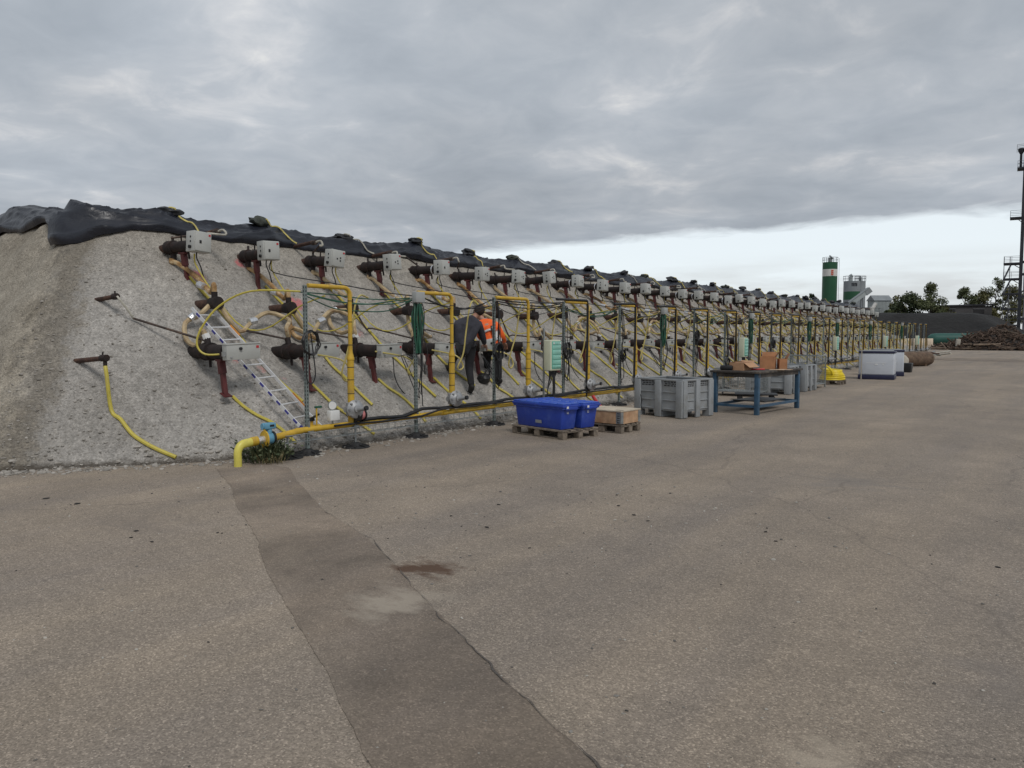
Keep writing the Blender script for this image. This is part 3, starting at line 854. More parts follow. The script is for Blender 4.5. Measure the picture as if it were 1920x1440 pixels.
LM['red_tag'] = MB().box((0.7545, 0.37, 0.06), (0.006, 0.04, 0.035)).mesh('red_tag', 'red_tag', 0)
LM['clip'] = MB().box((0.756, -0.03, -0.07), (0.016, 0.03, 0.02)).box((0.70, -0.105, -0.02), (0.05, 0.04, 0.06)).mesh('clip', 'alloy', 0)
LM['cable'] = MB().tube([(0.72, 0.2, -0.1), (0.74, 0.2, -0.22), (0.70, 0.26, -0.42), (0.76, 0.30, -0.62), (0.82, 0.42, -0.78)], 0.009, 5, 4).mesh('cable', 'black')
lower = []
for i in range(NB + 1):
    p = lower_pos(i) + Vector((jit(.02), jit(.03), jit(.02)))
    t = thing('burner', f'{nth(i)} lower-row burner from the left, dark pipe with long grey box', 'burner', p, 0, 'lower row of burners')
    t.rotation_euler = (R(jit(3)), R(jit(3)), R(jit(5)))
    for nm in ('inlet_pipe', 'burner_pipe', 'collar', 'support_leg'):
        put(nm, LM[nm], t)
    if i in (2, 5, 6, 8, 10):
        put('cable', LM['cable'], t)
    cb = put('control_box', LM['control_box'], t, rot=(R(jit(3)), 0, 0))
    if i != 4:
        put('lid', LM['lid'], cb)
    put('knob', LM['knob'], cb)
    if i < 24:
        put('red_tag', LM['red_tag'], cb)
        put('clip', LM['clip'], cb)
    lower.append(t)
# the fifth lower box stands open: its lid is swung up, white inside
op = thing('open_lid', 'white lid swung up from a lower-row box beside the orange vest', 'box lid', lower_pos(4) + Vector((0.72, 0.30, 0.11)), R(8))
put('panel', MB().rbox((0, 0, 0.15), (0.012, 0.30, 0.29), 0.004, (0, R(-14), 0)), op, m='white_plastic')
put('frame', MB().box((-0.04, 0, 0.30), (0.02, 0.33, 0.02)).box((0.0, -0.16, 0.15), (0.018, 0.014, 0.29), (0, R(-14), 0)).box((0.0, 0.16, 0.15), (0.018, 0.014, 0.29), (0, R(-14), 0)).tube([(0.02, 0.05, 0.27), (0.06, 0.0, 0.15), (0.05, -0.1, 0.06), (0.05, -0.16, 0.1)], 0.006, 5, 4), op, m='black')

# ------------------------------------------------------------------ middle stub pipes with lagged connecting pipes
MM = {}
MM['stub_pipe'] = MB().cyl((-0.55, 0, -0.03), (0.30, 0, 0), 0.070, None, 16).mesh('stub_pipe', 'rust')
MM['tee_head'] = MB().lathe([(0.07, 0), (0.088, 0.004), (0.092, 0.10), (0.10, 0.15), (0.10, 0.175), (0.07, 0.18)], (0.22, 0, 0), (1, 0, 0), 18).cyl((0.30, 0, 0.05), (0.30, 0, 0.17), 0.045, None, 12).mesh('tee_head', 'rust_dark')
for i in range(NB):
    p = mid_pos(i) + Vector((jit(.05), jit(.05), jit(.03)))
    t = thing('connecting_pipe', f'{nth(i)} middle-row rusty stub from the left with tan lagged pipes', 'pipe', p, R(jit(5)), 'middle row of stubs and lagged pipes')
    t.rotation_euler = (0, 0, 0)
    put('stub_pipe', MM['stub_pipe'], t)
    put('tee_head', MM['tee_head'], t)
    u = upper_pos(i) - p
    l = lower_pos(i) - p
    ln = lower_pos(i + 1) - p
    rs = 7 if i < 14 else 6
    am = 'insul_amber' if i in (0, 1, 4, 5) or random.random() < .25 else 'insul_cream'
    cm = 'insul_cream' if i != 1 else 'insul_amber'
    def slope_at(x, y, dz):
        return mound_z(p.x + x, p.y + y, False) - p.z + dz
    def P(x, y, dz):
        return Vector((x, y, slope_at(x, y, dz)))
    a0 = u + Vector((0.24, 0, -0.16))
    sag = 0.05 + jit(.03)
    lag = put('lagged_pipe', MB().tube([a0, a0 + Vector((0.0, 0.0, -0.06)), P(a0.x + 0.12, a0.y + 0.03, 0.10), P(-0.25, 0.05 + jit(.05), 0.20 + sag), P(0.12, 0.05, 0.42), Vector((0.29, 0.0, 0.28)), Vector((0.30, 0, 0.15))], 0.038, rs, 3), t, m=am)
    c = P(-0.10, 0.05, 0.28)
    put('foil_sleeve', MB().tube([c + Vector((-0.08, -0.0, 0.03)), c + Vector((0.06, 0.0, -0.01))], 0.056, 8), t, m='foil')
    ty = i % 3
    if i in (0,) or ty == 2:
        e = l + Vector((0.05, 0, 0.2))
        pts = [Vector((0.26, -0.06, -0.03)), P(0.26, -0.24, 0.28), P(0.20, -0.42, 0.16), P(0.36, -0.50, 0.12), P(0.55, -0.45, 0.22), e + Vector((-0.06, -0.05, 0.12)), e]
        put('lagged_pipe', MB().tube(pts, 0.036, rs, 3), t, m='insul_cream')
        put('foil_sleeve', MB().tube([P(0.23, -0.28, 0.27), P(0.22, -0.36, 0.22)], 0.054, 8), t, m='foil')
        put('foil_sleeve', MB().tube([e + Vector((-0.02, -0.02, 0.06)), e + Vector((0, 0, -0.01))], 0.054, 8), t, m='white_plastic')
    if i == 0 or ty == 1:
        e = ln + Vector((0.05, 0, 0.2))
        pts = [Vector((0.34, 0.06, -0.03)), P(0.45, 0.30, 0.20), P(0.35, 0.60, 0.28), P(0.28, 0.95, 0.36), P(0.45, 1.22, 0.42), e + Vector((-0.02, -0.02, 0.16)), e]
        put('lagged_pipe', MB().tube(pts, 0.035, rs, 3), t, m='insul_cream')
        put('foil_sleeve', MB().tube([P(0.36, 0.54, 0.28), P(0.34, 0.68, 0.29)], 0.054, 8), t, m='foil')
    if ty == 0 and i > 0 or i == 1:
        e = l + Vector((0.05, 0, 0.2))
        pts = [Vector((0.28, 0.02, -0.08)), P(0.33, 0.02, 0.12), P(0.45, 0.10, 0.12), P(0.52, 0.35, 0.2), P(0.62, 0.25, 0.30), e + Vector((0, 0.06, 0.16)), e]
        put('lagged_pipe', MB().tube(pts, 0.036, rs, 3), t, m=cm)
        put('foil_sleeve', MB().tube([P(0.50, 0.24, 0.18), P(0.53, 0.36, 0.2)], 0.054, 8), t, m='foil')
    e = ln + Vector((0.08, 0, 0.17))
    s0 = Vector((0.34, 0.05, -0.02))
    put('sample_tube', MB().tube([s0, P(0.42, 0.25, 0.18), P(0.42, 0.40, 0.20), e], 0.016, 6, 3), t, m='tube_dark')

# hoses from the crest probes down to the upper burners
for j, (t, root, L) in enumerate(probes):
    k = min(range(NB), key=lambda i: abs(upper_pos(i).y - root.y - (0.55 if j % 3 else -0.2)))
    e = upper_pos(k) + Vector((0.20, 0.02, 0.16)) - root
    s = Vector((L + 0.01, 0, 0.035))
    a = s + Vector((0.10, 0.03, 0.02))
    b = s.lerp(e, 0.35) + Vector((0.14, 0, 0.0))
    h = put('elbow_hose', MB().tube([s, a, s + Vector((0.14, 0.04, -0.06)), b], 0.019, 6, 4), t, m='tube_pale')
    put('rigid_tube', MB().tube([b, e], 0.017, 6), t, m='tube_dark')

# ------------------------------------------------------------------ yellow hoses lying down the slope
def slope_hose(y0, D0, D1, dy, r, lab, m='hose_yellow', n=9, grp='yellow hoses down the slope'):
    pts = []
    ph = random.uniform(0, 6)
    for k in range(n):
        u = k / (n - 1)
        D = D0 + (D1 - D0) * u
        y = y0 + dy * u + 0.05 * math.sin(ph + u * 5) * min(1, 4 * u)
        pts.append(on(D, y, r * 1.05 + 0.012))
    o = put('hose', MB().tube(pts, r, 6, 3), m=m)
    tag(o, lab, 'hose', grp)
for i in range(NB):
    slope_hose(upper_pos(i).y + 0.10, 11.15, 9.12 + jit(.1), 0.55 + jit(.12), 0.022, f'{nth(i)} long yellow hose from the left, from upper burner down the slope')
    slope_hose(lower_pos(i).y + 0.10, 9.45, 8.62 + jit(.06), 0.35 + jit(.1), 0.022, f'{nth(i)} short yellow hose from the left, from lower burner to the toe', n=6)
# the lone yellow hose and probes left of the burners
t = thing('vapour_probe', 'short rusty pipe end low on the bare slope with yellow hose', 'probe tube', (-9.98, 4.40, 1.25))
t.location = on(10.70, 4.88, 0.06)
put('tube', MB().cyl((-0.25, -0.04, -0.04), (0.50, 0.07, 0.02), 0.034, 0.032, 12), t, m='rust')
put('end_collar', MB().cyl((0.46, 0.065, 0.02), (0.57, 0.08, 0.025), 0.046, None, 10).cyl((0.53, 0.075, 0.02), (0.53, 0.075, -0.09), 0.026, None, 8).cyl((0.48, 0.07, 0.05), (0.49, 0.07, 0.10), 0.012, None, 6), t, m='rust_dark')
q0 = t.location + Vector((0.53, 0.075, -0.08))
pts = [q0, q0 + Vector((0.03, 0.0, -0.12))]
for (D, y) in ((10.10, 4.98), (9.95, 5.02), (9.75, 5.06), (9.55, 5.12), (9.36, 5.20), (9.18, 5.32)):
    pts.append(Vector((-D, y, max(0.0, mound_z(-D, y)) + 0.035)))
tag(put('hose', MB().tube(pts, 0.026, 8, 4), m='hose_yellow'), 'single yellow hose curving down the bare slope at far left', 'hose')
t = thing('vapour_probe', 'short rusty pipe end higher on the bare slope with pale hose', 'probe tube', on(11.24, 5.45, 0.06))
put('tube', MB().cyl((-0.2, -0.03, -0.03), (0.30, 0.05, 0.02), 0.034, 0.032, 12), t, m='rust')
put('end_collar', MB().cyl((0.27, 0.045, 0.018), (0.35, 0.055, 0.022), 0.046, None, 10).cyl((0.30, 0.05, 0.04), (0.30, 0.05, 0.1), 0.012, None, 6), t, m='rust_dark')
e = lower_pos(0) + Vector((0.06, -0.02, 0.16)) - t.location
a = Vector((0.35, 0.055, 0.02))
b1 = Vector((0.42, 0.24, mound_z(t.location.x + .42, t.location.y + .24) - t.location.z + 0.07))
put('elbow_hose', MB().tube([a, a + Vector((0.05, 0.02, -0.06)), a + Vector((0.07, 0.09, -0.16)), b1], 0.016, 6, 4), t, m='tube_pale')
put('rigid_tube', MB().tube([b1, e], 0.017, 6), t, m='tube_dark')

# ------------------------------------------------------------------ gas frames: risers, posts, feet
NFR = 25
FS = 2.238
def riser_y(j): return 7.57 + FS * j
FD = 8.4
ZT = 2.30
RM = {}
RM['lower_pipe'] = MB().cyl((0, 0, -0.02), (0, 0, 0.90), 0.049, None, 14).mesh('lower_pipe', 'gas_yellow')
RM['reducer'] = MB().lathe([(0.049, 0), (0.055, 0.01), (0.055, 0.03), (0.051, 0.05), (0.033, 0.12), (0.033, 0.14)], (0, 0, 0.90), (0, 0, 1), 14).mesh('reducer', 'gas_yellow')
RM['ring'] = MB().lathe([(0.048, 0), (0.0515, 0.001), (0.0515, 0.010), (0.048, 0.011)], (0, 0, 0), (0, 0, 1), 14).mesh('ring', 'black')
RM['thin_ring'] = MB().lathe([(0.030, 0), (0.0335, 0.001), (0.0335, 0.010), (0.030, 0.011)], (0, 0, 0), (0, 0, 1), 12).mesh('ring', 'black')
mb = MB().lathe([(0.05, 0), (0.09, 0.01), (0.128, 0.035), (0.134, 0.045), (0.134, 0.06), (0.125, 0.07), (0.10, 0.085), (0.055, 0.11), (0.05, 0.14), (0.03, 0.145)], (0.05, 0, 0.20), (1, -0.25, 0.1), 24)
for k in range(8):
    a = k * math.pi / 4
    mb.box((0.105, -0.014 + 0.115 * math.cos(a), 0.205 + 0.115 * math.sin(a)), (0.05, 0.022, 0.022), (a, 0, 0))
mb.cyl((0.17, -0.035, 0.20), (0.34, -0.02, 0.235), 0.030, None, 12)
RM['regulator'] = mb.mesh('regulator', 'alloy')
RM['nozzle'] = MB().cyl((0.32, -0.02, 0.23), (0.352, -0.02, 0.237), 0.034, None, 12).mesh('nozzle', 'black')
RM['regulator_body'] = MB().lathe([(0.05, 0), (0.072, 0.01), (0.075, 0.05), (0.068, 0.06), (0.068, 0.14), (0.076, 0.15), (0.074, 0.19), (0.05, 0.20)], (0, 0, 0.10), (0, 0, 1), 16).cyl((0, -0.05, 0.2), (0, -0.11, 0.2), 0.045, None, 12).mesh('regulator_body', 'alloy')
SM = {}
mb = MB().box((0.021, 0, 1.19), (0.003, 0.045, 2.22)).box((0, 0.021, 1.19), (0.042, 0.003, 2.22)).box((0, -0.021, 1.19), (0.042, 0.003, 2.22))
mb.box((-0.018, 0.015, 1.19), (0.006, 0.012, 2.22)).box((-0.018, -0.015, 1.19), (0.006, 0.012, 2.22))
SM['channel'] = mb.mesh('channel', 'galv_green', 0)
mb = MB()
for k in range(42):
    mb.box((0.0228, 0, 0.14 + k * 0.052), (0.0015, 0.015, 0.028)).box((0, -0.0228, 0.14 + k * 0.052), (0.015, 0.0015, 0.028))
SM['slots'] = mb.mesh('slots', 'slot_dark', 0)
SM['rod'] = MB().cyl((0, 0, 0.03), (0, 0, 0.16), 0.011, None, 8).mesh('rod', 'galv')
SM['bracket'] = MB().box((0.03, 0.02, 0.33), (0.05, 0.10, 0.045)).box((0.03, 0.0, 0.40), (0.03, 0.03, 0.10)).mesh('bracket', 'galv', 0)
mb = MB().lathe([(0.20, 0), (0.205, 0.008), (0.19, 0.018), (0.10, 0.022), (0.075, 0.06), (0.05, 0.075), (0.02, 0.078)], (0, 0, 0), (0, 0, 1), 24)
for k in range(8):
    a = k * math.pi / 4
    mb.beam((0.05 * math.cos(a), 0.05 * math.sin(a), 0.04), (0.19 * math.cos(a), 0.19 * math.sin(a), 0.018), 0.018, 0.03)
SM['pad'] = mb.mesh('pad', 'rubber')
posts = []
for j in range(NFR):
    ry = riser_y(j) + (jit(.04) if j > 3 else 0)
    base = Vector((-FD, ry, 0.36))
    zt = ZT - 0.36
    dy = (0.78, 0.86, 1.05, 0.95)[j] if j < 4 else 0.88 + jit(.12)
    col = 'yellow' if j < 3 else 'yellow gas riser pipe strapped with black cable,'
    t = thing('gas_riser', f'{nth(j)} yellow gas riser pipe with grey regulator, counted from the left', 'gas pipe', base, 0, 'gas risers along the mound')
    put('lower_pipe', RM['lower_pipe'], t)
    put('reducer', RM['reducer'], t)
    r = 0.10
    arc = [Vector((0, -r + r * math.cos(a), zt - r + r * math.sin(a))) for a in np.linspace(0, math.pi / 2, 6)]
    lean = Vector((-0.03, 0, 0))
    put('upper_pipe', MB().tube([(0, 0, 1.02)] + arc + [(-0.02, -dy + 0.05, zt)], 0.031, 10), t, m='gas_yellow')
    if j < 10:
        for z in (0.42, 0.62, 0.80):
            put('ring', RM['ring'], t, (0, 0, z))
        for z in (1.12, 1.45, 1.75):
            put('ring', RM['thin_ring'], t, (0, 0, z))
    put('regulator_body', RM['regulator_body'], t)
    g = put('regulator', RM['regulator'], t)
    put('nozzle', RM['nozzle'], g)
    if j >= 3:
        a2 = [Vector((0.02, -r * 0.9 + (r - .045) * math.cos(a) - 0.02, zt - r + (r + .052) * math.sin(a))) for a in np.linspace(0, math.pi / 2, 6)]
        put('strapped_cable', MB().tube([(0.03, -0.12, -0.05), (0.03, -0.09, 0.05), (0.02, -0.085, 0.4), (0.02, -0.058, 1.0), (0.02, -0.055, 1.5)] + a2 + [(0.0, -dy - 0.3, zt + 0.03 + jit(.02))], 0.026, 7), t, m='black')
    pb = Vector((-FD - 0.02, ry - dy, 0))
    p = thing('strut_post', f'{nth(j)} slotted grey steel post from the left on black rubber foot', 'post', pb, 0, 'strut posts along the mound')
    put('channel', SM['channel'], p, (0, 0, 0.0))
    if j < 12:
        put('slots', SM['slots'], p)
    put('rod', SM['rod'], p)
    put('bracket', SM['bracket'], p)
    put('foot', SM['pad'], p)
    posts.append((pb, dy))
for k, yy in enumerate((7.62, 6.42)):
    t = thing('pipe_support', ('low galvanised rod support on black foot below the cable reel', 'low galvanised rod support on black foot beside the weeds')[k], 'pipe support', (-FD + 0.03, yy, 0))
    put('rod', MB().cyl((0, 0, 0.04), (0, 0, 0.34), 0.014, None, 8), t, m='galv')
    put('foot', SM['pad'], t)
    put('saddle', MB().box((0, 0, 0.30), (0.06, 0.10, 0.05)), t, m='galv')

# manifold along the toe
t = thing('gas_manifold', 'long yellow gas main running low along the toe of the mound', 'gas main', (-FD, 6.6, 0))
put('main_pipe', MB().cyl((-0.0, -0.02, 0.34), (0.0, 55.6, 0.34), 0.040, None, 14), t, m='gas_yellow')
for k in range(9):
    put('coupling', MB().cyl((0, 0, 0), (0, 0.10, 0), 0.049, None, 14), t, (0, 2.95 + k * 6, 0.34), m='gas_yellow')
rngc = random.Random(3)
def long_cable(name, lab, off, z, r, y0, y1, m):
    pts = []
    y = y0
    while y < y1:
        pts.append((-FD + off + rngc.uniform(-.02, .02), y, z + rngc.uniform(-.018, .018) + (0.05 if y > 9 else 0.0)))
        y += 0.45
    o = put(name, MB().tube(pts, r, 6, 2), m=m)
    return tag(o, lab, 'cable')
long_cable('power_cable', 'thick black cable lying on top of the yellow gas main', 0.035, 0.385, 0.028, 7.7, 61, 'black')
long_cable('power_cable', 'thinner black cable hanging in front of the yellow gas main', 0.075, 0.355, 0.016, 7.2, 61, 'rubber')
t = thing('cable_tray', 'low galvanised wire tray under the start of the gas main', 'cable tray', (-FD + 0.02, 6.35, 0))
for (x, z) in ((0.06, 0.30), (-0.06, 0.30), (0.05, 0.20), (-0.05, 0.20)):
    put('wire', MB().cyl((x, 0, z), (x, 5.2, z), 0.006, None, 6), t, m='galv')
mb = MB()
for k in range(36):
    mb.tube([(0.06, 0.14 * k + .05, 0.30), (0.05, 0.14 * k + .05, 0.20), (-0.05, 0.14 * k + .05, 0.20), (-0.06, 0.14 * k + .05, 0.30)], 0.004, 4)
put('cross_wires', mb, t, m='galv')

# start of the main: lemon elbow, coupling, flange, blue actuator
t = thing('gas_inlet', 'pale yellow elbow pipe rising from the ground with flange and blue valve actuator', 'gas valve', (-8.30, 5.62, 0))
put('elbow_pipe', MB().tube([(0, 0, -0.05), (0, 0, 0.10), (0, 0.0, 0.20), (0, 0.035, 0.27), (0, 0.10, 0.305), (0, 0.20, 0.315), (0, 0.26, 0.32)], 0.062, 14, 3), t, m='pipe_lemon')
put('collar', MB().cyl((0, 0.24, 0.32), (-0.01, 0.36, 0.325), 0.066, None, 14), t, m='gas_yellow')
put('coupling', MB().cyl((-0.01, 0.35, 0.325), (-0.02, 0.50, 0.33), 0.054, None, 14), t, m='foil')
put('flange', MB().lathe([(0.06, 0), (0.125, 0.004), (0.125, 0.03), (0.07, 0.034), (0.07, 0.05)], (-0.02, 0.49, 0.33), (0, 1, 0), 20).cyl((-0.02, 0.51, 0.42), (-0.02, 0.51, 0.475), 0.02, None, 8), t, m='gas_yellow')
put('valve_body', MB().cyl((-0.03, 0.54, 0.33), (-0.04, 0.66, 0.33), 0.085, None, 16).cyl((-0.035, 0.60, 0.36), (-0.035, 0.60, 0.47), 0.05, None, 12), t, m='actuator_blue')
put('seal_ring', MB().cyl((-0.04, 0.655, 0.33), (-0.04, 0.69, 0.33), 0.102, None, 18), t, m='black')
ac = put('actuator', MB().rbox((-0.035, 0.60, 0.515), (0.13, 0.22, 0.09), 0.025).cyl((-0.035, 0.47, 0.515), (-0.035, 0.52, 0.515), 0.045, None, 12), t, m='actuator_blue')
put('label_plate', MB().box((0.032, 0.62, 0.52), (0.004, 0.08, 0.03)), ac, m='black')
t.scale = (0.74, 0.80, 0.90)
put('outlet_pipe', MB().cyl((-0.05, 0.68, 0.33), (-0.13, 1.32, 0.375), 0.050, None, 14), t, m='gas_yellow')
# ball valve wheels, pressure gauge and little white box on the main
t = thing('pressure_gauge', 'round white pressure gauge above small white box on gas main', 'gauge', (-FD, 7.22, 0.39))
put('box', MB().rbox((0.02, 0, 0.11), (0.08, 0.17, 0.14), 0.008), t, m='white_plastic')
put('stem', MB().cyl((0, 0, -0.02), (0, 0, 0.24), 0.012, None, 8), t, m='galv')
d = put('dial', MB().cyl((-0.02, 0, 0.25), (0.03, -0.02, 0.25), 0.055, None, 18), t, m='white_plastic')
put('bezel', MB().lathe([(0.054, 0), (0.064, 0.002), (0.064, 0.03), (0.054, 0.034)], (-0.01, 0, 0.25), (1, -0.3, 0), 18), d, m='galv')
t = thing('shutoff_valve', 'small black handled valve on short yellow pipe near the ladder foot', 'valve', (-FD - 0.12, 6.95, 0.33))
put('body', MB().cyl((0, -0.1, 0), (0, 0.14, 0), 0.05, None, 12).cyl((0, 0, 0), (0, 0, 0.16), 0.022, None, 8), t, m='gas_yellow')
put('handle', MB().box((0.02, 0.05, 0.17), (0.03, 0.2, 0.02), (R(10), 0, 0.4)).box((0, 0, 0.13), (0.06, 0.06, 0.05)), t, m='black')
t = thing('needle_valve', 'tiny green-handled valve standing on gas main behind first post', 'valve', (-FD - .05, 6.98, 0.36))
put('stem', MB().cyl((0, 0, 0), (0, 0, 0.26), 0.012, None, 8), t, m='gas_yellow')
put('handle', MB().rbox((0, 0.03, 0.27), (0.03, 0.12, 0.03), 0.006), t, m='cable_green')
t = thing('cable_reel', 'small black cable reel with pink drum on the gas main', 'cable reel', (-FD + 0.05, 7.66, 0.47))
put('flange', MB().cyl((0, -0.09, 0), (0, -0.07, 0), 0.105, None, 18), t, m='black')
put('flange', MB().cyl((0, 0.07, 0), (0, 0.09, 0), 0.095, None, 18), t, m='black')
put('drum', MB().cyl((0, 0.0, 0), (0, 0.07, 0), 0.075, None, 16), t, m='reel_pink')
put('cable_wrap', MB().cyl((0, -0.07, 0), (0, 0.0, 0), 0.095, None, 16), t, m='black')

# ------------------------------------------------------------------ distribution cabinets
CM = {}
CM['case'] = MB().rbox((0, 0, 0.30), (0.17, 0.37, 0.60), 0.022, seg=3).mesh('case', 'cabinet_cream')
mb = MB()
for k, (z, h) in enumerate(((0.53, 0.055), (0.455, 0.075), (0.36, 0.09), (0.26, 0.085), (0.165, 0.085), (0.085, 0.05))):
    mb.rbox((0.092, 0.012, z), (0.018, 0.285, h), 0.006)
CM['door'] = MB().rbox((0.086, 0.012, 0.305), (0.016, 0.315, 0.535), 0.006).mesh('door', 'cabinet_green')
CM['window_bars'] = mb.mesh('window_bars', 'cabinet_green_light')
CM['latches'] = MB().box((0.101, -0.10, 0.535), (0.008, 0.04, 0.03)).box((0.101, 0.13, 0.535), (0.008, 0.03, 0.03)).mesh('latches', 'white_plastic', 0)
CM['stand'] = MB().box((-0.10, -0.15, -0.05), (0.03, 0.03, 1.75)).box((-0.10, -0.02, 0.45), (0.03, 0.30, 0.03)).mesh('stand', 'galv', 0)
mb = MB()
for k in range(8):
    y = -0.12 + 0.035 * k
    mb.tube([(0.0, y, 0.02), (0.01, y, -0.06), (0.0 + jit(.02), y * .5 - 0.05 * (k < 4), -0.2), (0.0, -0.16 if k < 4 else 0.05, -0.36 + jit(.02)), (0.0, -0.18 if k < 4 else 0.055, -0.62)], 0.011, 5, 3)
mb.tube([(0, 0.055, -0.1), (0.005, 0.055, -0.35), (0, 0.045, -0.60)], 0.028, 6, 2)
CM['cables'] = mb.mesh('cables', 'black')
for k, yy in enumerate((12.55, 23.3, 34.7, 45.4, 55.9)):
    t = thing('distribution_cabinet', ('cream cabinet with ribbed green door beside the orange-vested worker',
                                        'cream and green cabinet seen above the cardboard boxes on the table',
                                        'cream and green cabinet behind the yellow hose coil',
                                        'cream and green cabinet above the right white container',
                                        'farthest cream and green cabinet, near the pale blocks')[k], 'cabinet', (-8.18, yy, 0.93), 0, 'electrical cabinets along the mound')
    cs = put('case', CM['case'], t)
    d = put('door', CM['door'], cs)
    d2 = put('window_bars', CM['window_bars'], cs)
    put('latches', CM['latches'], cs)
    put('stand', CM['stand'], t)
    put('cables', CM['cables'], t)

# green wound cable looms with grey junction boxes at some posts
mb = MB()
lr = random.Random(5)
for k in range(16):
    a = lr.uniform(0, 6.28)
    x, y = 0.045 * math.cos(a), 0.06 * math.sin(a)
    mb.tube([(x, y, 0.78), (x + lr.uniform(-.03, .03), y + lr.uniform(-.04, .04), 0.55), (x * 1.2, y * 1.2, 0.3), (x * .5 + lr.uniform(-.03, .03), y * .5 + lr.uniform(-.03, .03), 0.0)], 0.013, 5, 3)
LOOM = mb.mesh('green_wires', 'cable_green')
JB = MB().rbox((0.02, 0, 0.88), (0.10, 0.20, 0.17), 0.012).mesh('junction_box', 'box_grey_dark')
for k, j in enumerate((1, 5, 8, 11, 13, 16, 20)):
    pb, dy = posts[j]
    t = thing('cable_loom', f'green cable loom with grey junction box on the {nth(j)} post', 'cable loom', pb + Vector((0.055, 0.0, 1.34)), 0, 'green cable looms')
    put('green_wires', LOOM, t)
    put('junction_box', JB, t)
# coiled black cables hung on posts
for k, (j, z, r) in enumerate(((0, 1.52, 0.13), (3, 1.30, 0.13), (6, 1.6, 0.11), (4, 1.15, 0.10), (9, 1.3, 0.11), (2, 1.32, 0.12))):
    pb, dy = posts[j]
    mb = MB()
    for c in range(5):
        pts = []
        for a in np.linspace(0, 6.28, 20):
            pts.append((0.045 + 0.012 * c + lr.uniform(-.006, .006), (r + lr.uniform(-.02, .02)) * math.sin(a), r * 1.25 * math.cos(a) + lr.uniform(-.015, .015)))
        mb.tube(pts, 0.009, 5)
    mb.tube([(0.04, 0.02, r), (0.03, 0.06, -0.1), (0.05, 0.08, -0.42), (0.04, 0.03, -0.55), (0.04, -0.06, -0.48), (0.03, -0.05, -0.1)], 0.009, 5, 4)
    o = put('cable_coil', mb, loc=pb + Vector((0.02, 0.02, z)), m='black')
    tag(o, f'black cable coil hung on the {nth(j)} slotted post', 'cable coil', 'cable coils on posts')
for j in range(1, 15):
    pb, dy = posts[j]
    mb = MB()
    for c in range(5 if j < 9 else 3):
        x0, y0 = lr.uniform(-.05, .06), lr.uniform(-.10, .10)
        zb = lr.uniform(.42, 1.3)
        pts = [(lr.uniform(-.02, .02), y0 * .3, 2.22), (x0, y0, 2.0), (x0 * 1.4, y0 + lr.uniform(-.05, .05), 1.6), (x0 + lr.uniform(-.05, .05), y0 + lr.uniform(-.06, .06), (zb + 1.6) / 2), (x0, y0, zb)]
        if zb > .7:
            pts += [(x0 - .08, y0 + .10, zb - .12), (x0 - .25, y0 + .16, zb + .02), (x0 - .5, y0 + .12, 1.28)]
        mb.tube(pts, lr.choice((.007, .008, .011)), 5, 4)
    o = put('hanging_cables', mb, loc=pb + Vector((0.03, 0.03, 0)), m='black')
    tag(o, f'loose black wires hanging down beside the {nth(j)} slotted post', 'cable', 'wires hanging at posts')
# cables slung from frame top to frame top
for j in range(NFR - 1):
    a = posts[j][0] + Vector((0.0, 0, 2.24))
    b = posts[j + 1][0] + Vector((0.0, 0, 2.24))
    mb = MB()
    ncab = 4 if j < 12 else 2
    for c in range(ncab):
        s = lr.uniform(0.03, 0.24)
        o1 = Vector((lr.uniform(-.12, .02), 0, lr.uniform(-.12, .04)))
        pts = [a + o1, a.lerp(b, .25) + o1 - Vector((0, 0, s * .75 + lr.uniform(-.03, .03))), a.lerp(b, .5) + o1 - Vector((lr.uniform(-.05, .1), 0, s)), a.lerp(b, .75) + o1 - Vector((0, 0, s * .75 + lr.uniform(-.03, .03))), b + o1]
        mb.tube(pts, lr.choice((0.007, 0.009, 0.012)), 5, 4)
    o = put('slung_cables', mb, m='black' if j % 3 else 'cable_green')
    tag(o, f'thin cables slung between the {nth(j)} and {nth(j + 1)} posts', 'cable', 'cables slung between posts')
    # branch cable dropping back to the burners
    k = min(NB - 1, int((b.y - 6.67) / SP))
    e = upper_pos(k) + Vector((0.86, 0, -0.12))
    mbb = MB().tube([e, e + Vector((0.02, 0.05, -0.2)), e.lerp(b, .45) - Vector((0, 0, .12)), e.lerp(b, .8) - Vector((0, 0, .06)), b], 0.009, 5, 4)
    o = put('branch_cable', mbb, m='black')
    tag(o, f'black cable from upper burner box down to the {nth(j + 1)} post', 'cable', 'branch cables')
